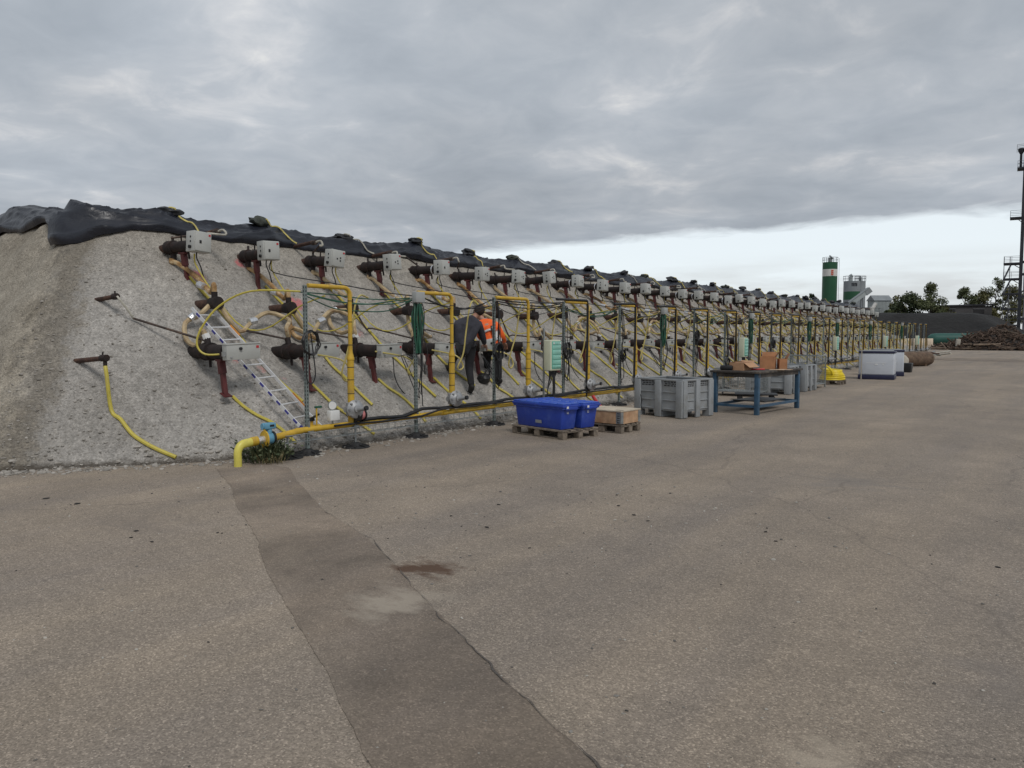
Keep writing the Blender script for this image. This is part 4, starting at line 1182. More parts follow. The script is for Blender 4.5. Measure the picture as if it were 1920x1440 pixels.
# thin yellow gas hoses looping from the frame tops to the lower burners
for i in range(NB):
    lp = lower_pos(i)
    e = lp + Vector((0.62, -0.10, -0.03))
    if i == 0:
        pts = [Vector((-8.5, 6.78, 2.22)), Vector((-9.0, 6.35, 2.22)), Vector((-9.35, 6.1, 2.02)), Vector((-9.5, 5.92, 1.72)), Vector((-9.55, 5.88, 1.5)), Vector((-9.47, 5.95, 1.37)), e + Vector((0, 0, .02))]
    else:
        x0 = -8.62 + jit(.05)
        y0 = lp.y + 0.12 + jit(.1)
        pts = [Vector((x0 - .2, y0 + .5, 2.20)), Vector((x0 - .05, y0 + .2, 2.22)), Vector((x0, y0 + .05, 2.05)), Vector((x0 - .05, y0 + 0.02, 1.65)), Vector((x0 - .1, y0 + jit(.08), 1.30)), Vector((x0 - .14, y0 - 0.10, 1.06)), Vector((x0 - .16, y0 + 0.0, 0.97 + jit(.05))), Vector((x0 - .18, y0 + 0.10, 1.08)), Vector((x0 - .25, y0 - .02, 1.26)), e]
    o = put('gas_hose', MB().tube(pts, 0.014, 6, 5), m='hose_yellow' if i < 1 else 'hose_pale')
    tag(o, f'{nth(i)} thin pale yellow hose from the left looping down to lower burner', 'hose', 'looping gas hoses')
for i in range(NB):
    up = upper_pos(i)
    s = up + Vector((0.84, 0.02, -0.12))
    pts = [s, s + Vector((0.02, 0.05, -0.25)), on(10.35, up.y + 0.35, 0.22), on(10.0, up.y + 0.62, 0.45), Vector((-9.3, up.y + 0.75, 2.06)), Vector((-8.7, up.y + 0.7, 2.19))]
    o = put('gas_hose', MB().tube(pts, 0.012, 5, 4), m='hose_yellow')
    tag(o, f'{nth(i)} thin yellow feed hose from the left under upper-row boxes', 'hose', 'feed hoses under upper boxes')

# ------------------------------------------------------------------ ladder lying on the slope
A, B = Vector((-10.46, 6.53, 2.03)), Vector((-8.66, 7.02, 0.36))
t = thing('ladder', 'aluminium ladder with blue edge stripes lying on the slope by first post', 'ladder', B)
ax = (A - B)
sd_ = Vector((-0.28, 1.0, 0.03)).normalized() * 0.20
nrm = ax.cross(sd_).normalized()
for k, s in enumerate((-1, 1)):
    rl = put('rail', MB().beam(sd_ * s, ax + sd_ * s, 0.020, 0.045), t, m='alu', sharp=0)
    if s < 0:
        mbs = MB()
        for q in range(13):
            a0 = 0.03 + q * 0.074
            mbs.beam(sd_ * s * 1.065 + ax * a0 - nrm * 0.006, sd_ * s * 1.065 + ax * (a0 + 0.032) - nrm * 0.006, 0.004, 0.03)
        put('blue_stripes', mbs, rl, m='blue_stripe', sharp=0)
    put('end_cap', MB().beam(sd_ * s * 1.0 - ax * 0.035, sd_ * s * 1.0 + ax * 0.006, 0.028, 0.052), t, m='blue_stripe' if s < 0 else 'alu', sharp=0)
put('bracket', MB().beam(sd_ * 1.09 + ax * 0.12, sd_ * 1.09 + ax * 0.24, 0.012, 0.08), t, m='orange_plastic', sharp=0)
put('bracket', MB().beam(sd_ * 1.09 + ax * 0.74, sd_ * 1.09 + ax * 0.83, 0.012, 0.08), t, m='orange_plastic', sharp=0)
for q in range(9):
    put('rung', MB().cyl(-sd_ + ax * (0.07 + q * 0.108), sd_ + ax * (0.07 + q * 0.108), 0.014, None, 8), t, m='alu')

# ------------------------------------------------------------------ weeds by the valve
def tuft(name, lab, cat, c, n, h, spread, m, w=0.012):
    mb = MB()
    g = random.Random(n)
    for _ in range(n):
        a = g.uniform(0, 6.28)
        r0 = g.uniform(0, spread)
        b = Vector((r0 * math.cos(a), r0 * math.sin(a), 0))
        d = Vector((math.cos(a + g.uniform(-1, 1)), math.sin(a + g.uniform(-1, 1)), 0))
        hh = h * g.uniform(.35, 1)
        tip = b + d * hh * g.uniform(.2, 1.1) + Vector((0, 0, hh))
        midp = b.lerp(tip, .5) + Vector((0, 0, hh * .15))
        s = Vector((-d.y, d.x, 0)) * w * g.uniform(.6, 1.4)
        mb.add([b - s * .4, b + s * .4, midp + s, midp - s], [(0, 1, 2, 3)])
        mb.add([midp - s, midp + s, tip], [(0, 1, 2)])
        for _k in range(2):
            l = b.lerp(tip, g.uniform(.3, 1))
            q = Vector((g.gauss(0, 1), g.gauss(0, 1), g.gauss(0, .6))).normalized() * w * 2.2
            q2 = q.cross(Vector((g.gauss(0, 1), g.gauss(0, 1), 1))).normalized() * w * 1.3
            mb.add([l, l + q + q2, l + q * 2, l + q - q2], [(0, 1, 2, 3)])
    o = put(name, mb, loc=c, m=m, sharp=0)
    return tag(o, lab, cat)
tuft('weed', 'bushy green weed growing under the blue valve actuator', 'weed', (-8.42, 6.12, 0.0), 240, 0.30, 0.28, 'leaf_weed', 0.013)
tuft('grass_tuft', 'dry grass tuft on the dirt beside the pale yellow elbow', 'grass', (-8.18, 6.05, 0.0), 70, 0.16, 0.20, 'grass_dry', 0.004)
tuft('weed', 'low green weed behind the wooden box near the gas main', 'weed', (-8.25, 13.9, 0.0), 60, 0.13, 0.22, 'leaf_weed', 0.012)

# red rag/hose end lying by the wooden box
t = thing('fire_hose_end', 'red hose end hanging from the gas main above the wooden box', 'hose end', (-8.2, 14.3, 0.02))
put('red_hose', MB().tube([(0.0, -0.15, 0.32), (0.06, -0.1, 0.20), (0.10, 0.02, 0.08), (0.14, 0.22, 0.02)], 0.035, 8, 4), t, m='red_plastic')

# ------------------------------------------------------------------ pallets and containers
def pallet(lab, loc, rz, L=1.2, Wd=0.8, m='pallet_wood'):
    t = thing('pallet', lab, 'pallet', loc, rz)
    nb = 5 if Wd > .7 else 4
    for k in range(nb):
        y = -Wd / 2 + 0.06 + (Wd - .12) * k / (nb - 1)
        put('deck_board', MB().box((0, y, 0.133), (L, 0.10 + (0.03 if k in (0, nb - 1) else 0), 0.022)), t, m=m, sharp=0)
    for x in (-L / 2 + .06, 0, L / 2 - .06):
        put('stringer_board', MB().box((x, 0, 0.111), (0.10, Wd - .004, 0.020)), t, m=m, sharp=0)
        for y in (-Wd / 2 + .05, 0, Wd / 2 - .05):
            put('block', MB().box((x, y, 0.061), (0.115, 0.098, 0.078)), t, m=m, sharp=0)
    for y in (-Wd / 2 + .05, 0, Wd / 2 - .05):
        put('bottom_board', MB().box((0, y, 0.012), (L - .006, 0.092, 0.019)), t, m=m, sharp=0)
    return t
rzb = R(-13)
bp_c = Vector((-6.81, 10.52, 0))
pallet('weathered wooden pallet under the two blue plastic crates', bp_c, rzb)
def blue_crate(lab, loc, rz, m):
    t = thing('plastic_crate', lab, 'crate', loc, rz)
    bd = put('tub', MB().rbox((0, 0, 0.19), (1.12, 0.35, 0.38), 0.02, taper=0.90), t, m=m)
    put('rim', MB().rbox((0, 0, 0.372), (1.20, 0.405, 0.045), 0.012).rbox((0, 0, 0.335), (1.165, 0.38, 0.03), 0.008), t, m=m)
    for s in (-1, 1):
        put('lid', MB().rbox((0, s * 0.096, 0.405), (1.17, 0.185, 0.022), 0.008).rbox((s * 0.2, s * 0.19, 0.385), (0.45, 0.018, 0.06), 0.006), t, m='crate_blue_light')
    mb = MB()
    for k in range(6):
        mb.box((-0.45 + 0.18 * k, 0, 0.418), (0.02, 0.36, 0.012))
    put('lid_ribs', mb, t, m='crate_blue_light')
    for s in (-1, 1):
        put('handle', MB().rbox((s * 0.585, 0, 0.335), (0.035, 0.26, 0.05), 0.01), t, m=m)
    st = put('sticker', MB().box((0.545, -0.04, 0.265), (0.006, 0.035, 0.03), (0, R(-8), 0)), t, m='white_plastic', sharp=0)
    put('sticker_mark', MB().box((0.549, -0.04, 0.265), (0.004, 0.018, 0.012), (0, R(-8), 0)), st, m='crate_blue', sharp=0)
    put('sticker', MB().box((0.606, -0.10, 0.355), (0.003, 0.04, 0.035)), t, m='white_plastic', sharp=0)
    put('label', MB().box((0.02, -0.178, 0.10), (0.14, 0.004, 0.05), (R(6), 0, 0)), t, m='plastic_grey', sharp=0)
    return t
Mz = Matrix.Rotation(rzb, 3, 'Z')
blue_crate('front blue lidded plastic crate on the pallet, nearest to camera', bp_c + Mz @ Vector((-0.01, -0.19, 0.145)), rzb, 'crate_blue')
blue_crate('rear blue lidded plastic crate on the pallet, behind the other', bp_c + Mz @ Vector((0.04, 0.205, 0.145)), rzb + R(1), 'crate_blue')
wrz = R(-4)
wc = Vector((-6.33, 11.55, 0))
pallet('wooden pallet under the plywood collar box', wc, wrz, 0.8, 0.62)
t = thing('wooden_box', 'low wooden collar box with plywood lid and metal corners', 'wooden box', wc + Vector((0, 0, 0.146)), wrz)
for s in (-1, 1):
    put('side_plank', MB().box((0, s * 0.295, 0.11), (0.78, 0.022, 0.20)), t, m='box_wood', sharp=0)
    put('end_plank', MB().box((s * 0.38, 0, 0.11), (0.022, 0.566, 0.20)), t, m='box_wood', sharp=0)
for sx in (-1, 1):
    for sy in (-1, 1):
        h = MB().box((sx * 0.345, sy * 0.3085, 0.11), (0.09, 0.004, 0.19)).box((sx * 0.3935, sy * 0.27, 0.11), (0.004, 0.07, 0.19))
        hg = put('corner_hinge', h, t, m='galv', sharp=0)
        mb = MB()
        for q in range(5):
            mb.box((sx * 0.345, sy * 0.311, 0.035 + 0.037 * q), (0.05, 0.003, 0.012))
        put('slots', mb, hg, m='slot_dark', sharp=0)
ld = put('lid', MB().box((0, 0, 0.222), (0.80, 0.63, 0.018)), t, m='lid_wood', sharp=0)
put('handle_slot', MB().box((0.30, -0.2, 0.2325), (0.14, 0.03, 0.004)), ld, m='slot_dark', sharp=0)

# grey plastic pallet boxes
def grey_box_meshes():
    G = {}
    L, Wd, H0, H1 = 1.2, 1.0, 0.13, 0.76
    mb = MB()
    th = 0.03
    mb.box((0, -Wd / 2 + .05, (H0 + H1) / 2), (L - .1, th, H1 - H0)).box((0, Wd / 2 - .05, (H0 + H1) / 2), (L - .1, th, H1 - H0))
    mb.box((-L / 2 + .05, 0, (H0 + H1) / 2), (th, Wd - .13, H1 - H0)).box((L / 2 - .05, 0, (H0 + H1) / 2), (th, Wd - .13, H1 - H0))
    mb.box((0, 0, H0 + .02), (L - .13, Wd - .13, .03))
    G['walls'] = mb.mesh('walls', 'plastic_grey', 0)
    mb = MB()
    for s in (-1, 1):
        mb.rbox((0, s * (Wd / 2 - .04), H1 - .018), (L, .07, .036), .008).rbox((s * (L / 2 - .04), 0, H1 - .018), (.07, Wd - .14, .034), .008)
    G['rim'] = mb.mesh('rim', 'plastic_grey')
    for sx in (-1, 1):
        for sy in (-1, 1):
            mb = MB().rbox((sx * (L / 2 - .075), sy * (Wd / 2 - .008), .37), (.15, .05, .72), .008)
            mb.rbox((sx * (L / 2 - .008), sy * (Wd / 2 - .095), .372), (.05, .125, .715), .008)
            mb.box((sx * (L / 2 - .08), sy * (Wd / 2 - .09), .065), (.13, .14, .126))
            G['corner_post', sx, sy] = mb.mesh('corner_post', 'plastic_grey')
    for s in (-1, 1):
        G['middle_rib', s, 0] = MB().rbox((0, s * (Wd / 2 - .012), .37), (.15, .046, .72), .008).mesh('middle_rib', 'plastic_grey')
        G['middle_rib', s, 1] = MB().rbox((s * (L / 2 - .012), 0, .37), (.046, .13, .72), .008).mesh('middle_rib', 'plastic_grey')
    G['skid'] = MB().box((0, 0, .07), (.16, Wd - .1, .12)).box((0, 0, .012), (.14, Wd - .1, .02)).mesh('skid', 'plastic_grey', 0)
    for z in (.17, .34, .50):
        for s in (-1, 1):
            for x in (-.28, .28):
                G['ridge', z, s, x, 0] = MB().rbox((x, s * (Wd / 2 - .028), z), (.36, .022, .022), .005).mesh('ridge', 'plastic_grey')
                G['ridge', z, s, x, 1] = MB().rbox((s * (L / 2 - .028), x * .84, z + .002), (.022, .29, .022), .005).mesh('ridge', 'plastic_grey')
    mb = MB()
    for s in (-1, 1):
        for x0 in (-.28, .28):
            for r in range(3):
                for c in range(4):
                    mb.box((x0 - .12 + .08 * c + .02 * (r % 2), s * (Wd / 2 - .0335), .70 - r * .036), (.062, .003, .02))
                    mb.box((s * (L / 2 - .0335), x0 * .84 - .105 + .07 * c + .01 * (r % 2), .70 - r * .036), (.003, .055, .02))
    G['vent_slots'] = mb.mesh('vent_slots', 'slot_dark', 0)
    return G
GB = grey_box_meshes()
def grey_box(lab, loc, rz):
    t = thing('pallet_box', lab, 'plastic box', loc, rz, 'grey plastic pallet boxes')
    for k in GB:
        put(k if isinstance(k, str) else k[0], GB[k], t)
    return t
g1 = grey_box('nearest grey ribbed plastic pallet box, left of the blue table', (-6.51, 14.50, 0), R(-14))
put('loose_strap', MB().tube([(-0.42, -0.53, 0.42), (-0.38, -0.54, 0.3), (-0.40, -0.535, 0.2), (-0.36, -0.54, 0.13)], 0.009, 5, 4), g1, m='black')
grey_box('grey plastic pallet box seen behind the right half of the table', (-6.75, 21.6, 0), R(3))
grey_box('grey plastic pallet box just right of the table', (-6.65, 22.95, 0), R(-2))

# wire mesh baskets
def wire_basket(lab, loc, rz, L, Wd, H):
    t = thing('wire_basket', lab, 'wire basket', loc, rz)
    for sx in (-1, 1):
        for sy in (-1, 1):
            put('corner_post', MB().beam((sx * L / 2, sy * Wd / 2, 0), (sx * L / 2, sy * Wd / 2, H), .035, .035), t, m='galv', sharp=0)
    mb = MB()
    for z in (.12, H):
        for s in (-1, 1):
            mb.beam((-L / 2, s * Wd / 2, z), (L / 2, s * Wd / 2, z), .025, .025).beam((s * L / 2, -Wd / 2, z), (s * L / 2, Wd / 2, z), .025, .025)
    put('frame', mb, t, m='galv', sharp=0)
    mb = MB()
    for s in (-1, 1):
        for k in range(1, int(L / .06)):
            x = -L / 2 + k * .06
            mb.beam((x, s * Wd / 2, .12), (x, s * Wd / 2, H), .005, .005)
        for k in range(1, int(Wd / .06)):
            y = -Wd / 2 + k * .06
            mb.beam((s * L / 2, y, .12), (s * L / 2, y, H), .005, .005)
        for k in range(1, int((H - .12) / .06)):
            z = .12 + k * .06
            mb.beam((-L / 2, s * Wd / 2, z), (L / 2, s * Wd / 2, z), .005, .005).beam((s * L / 2, -Wd / 2, z), (s * L / 2, Wd / 2, z), .005, .005)
    put('mesh_wires', mb, t, m='galv', sharp=0)
    put('floor', MB().box((0, 0, .13), (L - .02, Wd - .02, .012)), t, m='galv', sharp=0)
    return t
wire_basket('galvanised wire mesh basket seen under the blue table', (-7.15, 20.2, 0), R(4), 1.2, 0.8, 0.72)
wire_basket('tall wire mesh basket beside the yellow hose coil', (-6.68, 24.5, 0), R(-2), 1.0, 0.9, 0.98)
bk = thing('wheel_trolley', 'low dark trolley lying on the ground under the blue table', 'trolley', (-6.3, 18.9, 0), R(20))
put('deck', MB().box((0, 0, .16), (1.0, .6, .03)), bk, m='black', sharp=0)
for sx in (-1, 1):
    for sy in (-1, 1):
        put('wheel', MB().cyl((sx * .38, sy * .26 - .02, .07), (sx * .38, sy * .26 + .02, .07), .07, None, 14), bk, m='rubber')

# yellow coil on a pallet
pallet('small wooden pallet under the bright yellow hose coil', (-6.38, 26.5, 0), R(0), 0.8, 0.8)
t = thing('hose_coil', 'bright yellow hose coil stacked on a pallet', 'hose coil', (-6.33, 26.5, 0.145))
for q in range(6):
    pts = [(( .36 - .014 * q + .02 * math.sin(a * 2 + q)) * math.cos(a), (.36 - .014 * q) * math.sin(a), .035 + .056 * q + .015 * math.sin(a + q)) for a in np.linspace(0, 6.283, 26)]
    put('hose_turn', MB().tube(pts, .032, 7), t, m='coil_yellow')
put('hose_turn', MB().tube([(.1, -.35, .2), (.02, -.42, .38), (-.2, -.2, .46), (-.36, .1, .36), (-.3, .3, .2)], .03, 7, 5), t, m='coil_yellow')

# white containers
def white_container(lab, loc, rz, strip=False):
    t = thing('storage_container', lab, 'container', loc, rz, 'white storage containers')
    put('body', MB().rbox((0, 0, .56), (1.16, 1.02, .80), .05, seg=3), t, m='white_panel')
    put('base', MB().rbox((0, 0, .085), (1.20, 1.06, .165), .02), t, m='lid_navy')
    put('lid', MB().rbox((0, 0, .985), (1.20, 1.06, .075), .02), t, m='lid_navy')
    put('lid_inset', MB().rbox((0, 0, 1.03), (1.02, .88, .03), .012), t, m='plastic_grey')
    put('groove', MB().box((0.0, -.5125, .60), (.66, .004, .012)).box((.582, 0, .60), (.004, .6, .012)), t, m='white_plastic', sharp=0)
    put('handle', MB().rbox((0.0, -.515, .545), (.10, .012, .03), .004).rbox((0.22, -.515, .55), (.05, .012, .025), .004), t, m='white_plastic')
    if strip:
        put('corner_strip', MB().box((-.48, -.55, .52), (.035, .012, 1.03)), t, m='concrete', sharp=0)
    return t
white_container('left white storage container with navy lid and dark base', (-5.75, 30.6, 0), R(6), True)
white_container('right white storage container partly hidden behind the other', (-5.92, 33.4, 0), R(10))
# rusty tank, lump and bin behind them
t = thing('rusty_tank', 'brown rusty cylindrical tank lying on the ground beyond white containers', 'tank', (-6.55, 43.6, 0), R(62))
put('shell', MB().lathe([(0.02, -1.35), (.20, -1.32), (.33, -1.22), (.375, -1.05), (.375, 1.05), (.33, 1.22), (.20, 1.32), (.02, 1.35)], (0, 0, .38), (1, 0, 0), 26), t, m='tank_brown')
for x in (-.7, .7):
    put('saddle', MB().box((x, 0, .06), (.12, .5, .12)), t, m='tank_brown', sharp=0)
put('nozzle', MB().cyl((1.3, 0, .38), (1.52, 0, .36), .05, None, 10), t, m='rust_dark')
t = put('bin', MB().rbox((0, 0, .2), (.5, .5, .4), .03, taper=.85), loc=(-5.75, 36.6, 0), m='black')
tag(t, 'small black bin on the ground right of the white containers', 'bin')
t = put('rubble_bag', MB().blob((0, 0, 0), (.42, .42, .40), .25, 1.5, 4, 3), loc=(-6.3, 38.2, .36), m='concrete', sharp=60)
tag(t, 'pale grey bulk bag between white container and rusty tank', 'bulk bag')

# ------------------------------------------------------------------ work table
T0 = Vector((-5.47, 16.5, 0))
t = thing('work_table', 'blue steel work table with dark worn top', 'table', T0, R(-6))
tw, tl = 1.02, 2.15
put('table_top', MB().rbox((0, 0, .865), (tw + .06, tl + .1, .045), .006), t, m='table_top')
put('apron', MB().box((0, -tl / 2 + .03, .80), (tw, .04, .08)).box((0, tl / 2 - .03, .80), (tw, .04, .08)).box((tw / 2 - .03, 0, .80), (.04, tl - .1, .08)).box((-tw / 2 + .03, 0, .80), (.04, tl - .1, .08)), t, m='table_top', sharp=0)
for sx in (-1, 1):
    for sy in (-1, 1):
        put('leg', MB().rbox((sx * (tw / 2 - .05), sy * (tl / 2 - .05), .42), (.088, .088, .84), .005), t, m='table_blue')
for s in (-1, 1):
    put('lower_rail', MB().box((0, s * (tl / 2 - .05), .17), (tw - .19, .05, .05)), t, m='table_blue', sharp=0)
    put('lower_rail', MB().box((s * (tw / 2 - .05), 0, .17), (.05, tl - .19, .05)), t, m='table_blue', sharp=0)
put('shelf', MB().box((-.1, .35, .205), (tw - .3, 1.1, .02)), t, m='black', sharp=0)
# things on it
def cardboard(lab, loc, rz, s, m, flaps, tilt=0):
    t = thing('cardboard_box', lab, 'cardboard box', loc, rz)
    t.rotation_euler = (0, tilt, rz)
    x, y, z = s
    mb = MB()
    th = .006
    mb.box((0, -y / 2, z / 2), (x, th, z)).box((0, y / 2, z / 2), (x, th, z)).box((-x / 2, 0, z / 2), (th, y - .007, z)).box((x / 2, 0, z / 2), (th, y - .007, z)).box((0, 0, .005), (x - .008, y - .008, .006))
    put('walls', mb, t, m=m, sharp=0)
    for (side, ang, ln) in flaps:
        d = {'l': (-1, 0), 'r': (1, 0), 'f': (0, -1), 'b': (0, 1)}[side]
        h = Vector((d[0] * x / 2, d[1] * y / 2, z))
        e = h + Vector((d[0] * ln * math.cos(ang), d[1] * ln * math.cos(ang), ln * math.sin(ang)))
        w = Vector((0, y / 2, 0)) if d[0] else Vector((x / 2, 0, 0))
        o = Vector((0, 0, .005))
        put('flap', MB().add([h - w, h + w, e + w, e - w, h - w + o, h + w + o, e + w + o, e - w + o], [(0, 1, 2, 3), (7, 6, 5, 4), (0, 4, 5, 1), (1, 5, 6, 2), (2, 6, 7, 3), (3, 7, 4, 0)]), t, m=m, sharp=0)
    return t
zt_ = .89
cardboard('low open cardboard box at the near left of the table', (-5.60, 15.85, zt_), R(-8), (.32, .42, .155), 'cardboard', (('r', R(-35), .16), ('l', R(170), .12), ('b', R(15), .12), ('f', R(172), .05)))
cardboard('taller brown cardboard box standing behind the low one on table', (-5.33, 16.75, zt_), R(12), (.30, .42, .26), 'cardboard_brown', (('r', R(55), .13), ('b', R(70), .1)))
cardboard('small brown carton with flap beside the taller cardboard box', (-5.06, 16.85, zt_), R(30), (.16, .22, .22), 'cardboard_brown', (('r', R(62), .12),))
t = thing('tool_bag', 'black tool bag with loop handle at left end of table', 'tool bag', (-5.85, 15.72, zt_), R(10))
put('bag', MB().rbox((0, 0, .05), (.26, .32, .10), .03), t, m='black')
put('handle', MB().tube([(0, -.12, .08), (-.02, -.11, .2), (0, 0, .25), (.02, .1, .19), (0, .11, .08)], .022, 8, 5), t, m='black')
t = put('red_pouch', MB().rbox((0, 0, .015), (.30, .12, .03), .012), loc=(-5.33, 16.05, zt_), rot=(0, 0, R(25)), m='red_plastic')
tag(t, 'small red pouch lying between the cardboard boxes', 'pouch')
t = put('paper_sheets', MB().box((0, 0, .004), (.30, .21, .006), (0, 0, .3)).box((.1, .2, .004), (.28, .20, .005), (0, 0, -.2)), loc=(-5.0, 16.3, zt_), m='cardboard_light', sharp=0)
tag(t, 'tan cardboard sheets lying flat on the table near the right edge', 'cardboard sheets')

# ------------------------------------------------------------------ workers
def skin_mesh(joints, edges, root, m, sub=2, name='body'):
    names = list(joints)
    me = bpy.data.meshes.new(name)
    me.from_pydata([joints[n][0] for n in names], [(names.index(a), names.index(b)) for a, b in edges], [])
    o = bpy.data.objects.new(name, me)
    COL.objects.link(o)
    md = o.modifiers.new('skin', 'SKIN')
    md.use_smooth_shade = True
    for n, sv in zip(names, me.skin_vertices[0].data):
        r = joints[n][1]
        sv.radius = (r, r) if not isinstance(r, tuple) else r
        sv.use_root = n == root
    sb = o.modifiers.new('sub', 'SUBSURF')
    sb.levels = sub
    dg = bpy.context.evaluated_depsgraph_get()
    nm = bpy.data.meshes.new_from_object(o.evaluated_get(dg))
    bpy.data.objects.remove(o)
    nm.name = name
    nm.materials.clear()
    nm.materials.append(MATS[m])
    nm.polygons.foreach_set('use_smooth', [True] * len(nm.polygons))
    return nm

def fingers(wrist, d, up, s=1.0):
    """five bent fingers on a palm"""
    mb = MB()
    d, up = Vector(d).normalized(), Vector(up).normalized()
    sd2 = d.cross(up).normalized()
    w = Vector(wrist)
    mb.blob(w + d * .05 * s, (.048 * s, .045 * s, .022 * s), .05, 1, 1, 2, d.to_track_quat('X', 'Z').to_euler())
    for k, ln in enumerate((.070, .082, .078, .060)):
        b = w + d * .085 * s + sd2 * (k - 1.5) * .021 * s
        mb.tube([b, b + d * ln * .5 * s - up * .006, b + d * ln * .85 * s - up * .03, b + d * ln * s - up * .055], .0092 * s, 7, 2)
    b = w + d * .03 * s - sd2 * .036 * s
    mb.tube([b, b - sd2 * .028 * s + d * .025 * s, b - sd2 * .03 * s + d * .058 * s - up * .02], .0105 * s, 7, 2)
    return mb

def worker(lab, J, top_m, extra=None):
    base = (J['rank'] + J['lank']) * .5
    base.z = min(J['rank'].z, J['lank'].z) - .08
    t = thing('person', lab, 'person', base)
    Q = {k: v - base for k, v in J.items()}
    hd = Q['head']
    fwd = (Q['face'] - hd).normalized()
    E = [('pel', 'spine'), ('spine', 'chest'), ('chest', 'neck'), ('neck', 'head'), ('head', 'crown'),
         ('chest', 'lsh'), ('lsh', 'lel'), ('lel', 'lha'), ('chest', 'rsh'), ('rsh', 'rel'), ('rel', 'rha'),
         ('pel', 'lhip'), ('lhip', 'lkn'), ('lkn', 'lank'), ('lank', 'ltoe'), ('pel', 'rhip'), ('rhip', 'rkn'), ('rkn', 'rank'), ('rank', 'rtoe')]
    upv = (hd - Q['neck']).normalized()
    Q['crown'] = hd + upv * .07
    rad = dict(pel=.12, spine=.115, chest=.125, neck=.055, head=(.078, .09), crown=(.06, .07), lsh=.06, rsh=.06, lel=.042, rel=.042, lha=.03, rha=.03, lhip=.085, rhip=.085, lkn=.058, rkn=.058, lank=.042, rank=.042, ltoe=.035, rtoe=.035)
    bm_ = skin_mesh({k: (Q[k], rad[k] * .9 if not isinstance(rad[k], tuple) else rad[k]) for k in rad}, E, 'pel', 'skin')
    body = put('body', bm_, t)
    # face and ears
    sdv = fwd.cross(upv).normalized()
    mb = MB()
    mb.blob(hd + fwd * .095 - upv * .01, (.016, .016, .026), .1, 1, 1, 2)
    for s in (-1, 1):
        mb.blob(hd + sdv * s * .085 - upv * .005, (.016, .016, .032), .1, 1, 2, 2)
    put('nose_and_ears', mb, body, m='skin')
    mb = MB()
    for s in (-1, 1):
        mb.blob(hd + fwd * .085 + sdv * s * .032 + upv * .02, (.011, .011, .009), 0, 1, 1, 1)
    mb.blob(hd + fwd * .088 - upv * .045, (.024, .012, .007), 0, 1, 1, 1, fwd.to_track_quat('Y', 'Z').to_euler())
    put('eyes_and_mouth', mb, body, m='hair')
    # hair cap
    mb = MB()
    mb.blob(hd - fwd * .026 + upv * .030, (.098, .104, .108), .06, 2.5, 3, 3)
    put('hair', mb, t, m='hair')
    for a, b in (('lel', 'lha'), ('rel', 'rha')):
        d = Q[b] - Q[a]
        put('hand', fingers(Q[b], d, (0, 0, 1)), body, m='skin')
    # clothing over the body
    top = {k: (Q[k], r) for k, r in dict(pel=.158, spine=.162, chest=(.165, .15), neckb=.085, lsh=.088, rsh=.088, lel=.064, rel=.064, lwr=.050, rwr=.050).items() if k in Q}
    top['neckb'] = (Q['chest'].lerp(Q['neck'], .95), .085)
    top['hem'] = (Q['pel'] + (Q['pel'] - Q['spine']) * .18, .162)
    top['lwr'] = (Q['lel'].lerp(Q['lha'], .86), .048)
    top['rwr'] = (Q['rel'].lerp(Q['rha'], .86), .048)
    put('sweater' if top_m == 'sweater' else 'hi_vis_jacket', skin_mesh(top, [('hem', 'pel'), ('pel', 'spine'), ('spine', 'chest'), ('chest', 'neckb'), ('chest', 'lsh'), ('lsh', 'lel'), ('lel', 'lwr'), ('chest', 'rsh'), ('rsh', 'rel'), ('rel', 'rwr')], 'spine', top_m, name='jacket'), t)
    tr = {k: (Q[k], r) for k, r in dict(pel=.150, lhip=.118, lkn=.082, lank=.062, rhip=.118, rkn=.082, rank=.062).items()}
    put('trousers', skin_mesh(tr, [('pel', 'lhip'), ('lhip', 'lkn'), ('lkn', 'lank'), ('pel', 'rhip'), ('rhip', 'rkn'), ('rkn', 'rank')], 'pel', 'trousers', name='trousers'), t)
    for s in 'lr':
        a, b = Q[s + 'ank'], Q[s + 'toe']
        dd = (b - a)
        heel = a - Vector((dd.x, dd.y, 0)) * .28 + Vector((0, 0, -.05))
        bt = {'top': (a + Vector((0, 0, .07)), .060), 'an': (a - Vector((0, 0, .02)), .060), 'heel': (heel, .045), 'ball': (a.lerp(b, .65), .05), 'toe': (b, .038)}
        put('boot', skin_mesh(bt, [('top', 'an'), ('an', 'heel'), ('an', 'ball'), ('ball', 'toe')], 'an', 'boot', name='boot'), t)
    return t, Q
V = Vector
J1 = dict(rank=V((-9.00, 11.07, .66)), rtoe=V((-9.16, 11.20, .52)), rkn=V((-9.10, 11.11, 1.02)), rhip=V((-9.04, 11.11, 1.38)),
          lhip=V((-9.24, 10.98, 1.38)), lkn=V((-9.50, 11.12, 1.17)), lank=V((-9.60, 11.16, .98)), ltoe=V((-9.80, 11.26, 1.02)),
          pel=V((-9.15, 11.04, 1.44)), spine=V((-9.14, 11.06, 1.62)), chest=V((-9.15, 11.14, 1.82)), neck=V((-9.09, 11.27, 1.95)), head=V((-9.05, 11.35, 2.06)), face=V((-9.16, 11.50, 1.97)),
          lsh=V((-9.29, 11.02, 1.83)), lel=V((-9.44, 11.07, 1.58)), lha=V((-9.52, 11.32, 1.46)), rsh=V((-8.99, 11.28, 1.82)), rel=V((-8.99, 11.40, 1.57)), rha=V((-9.12, 11.62, 1.44)))
worker('person in dark grey sweatshirt and black trousers leaning in to the burners', J1, 'sweater')
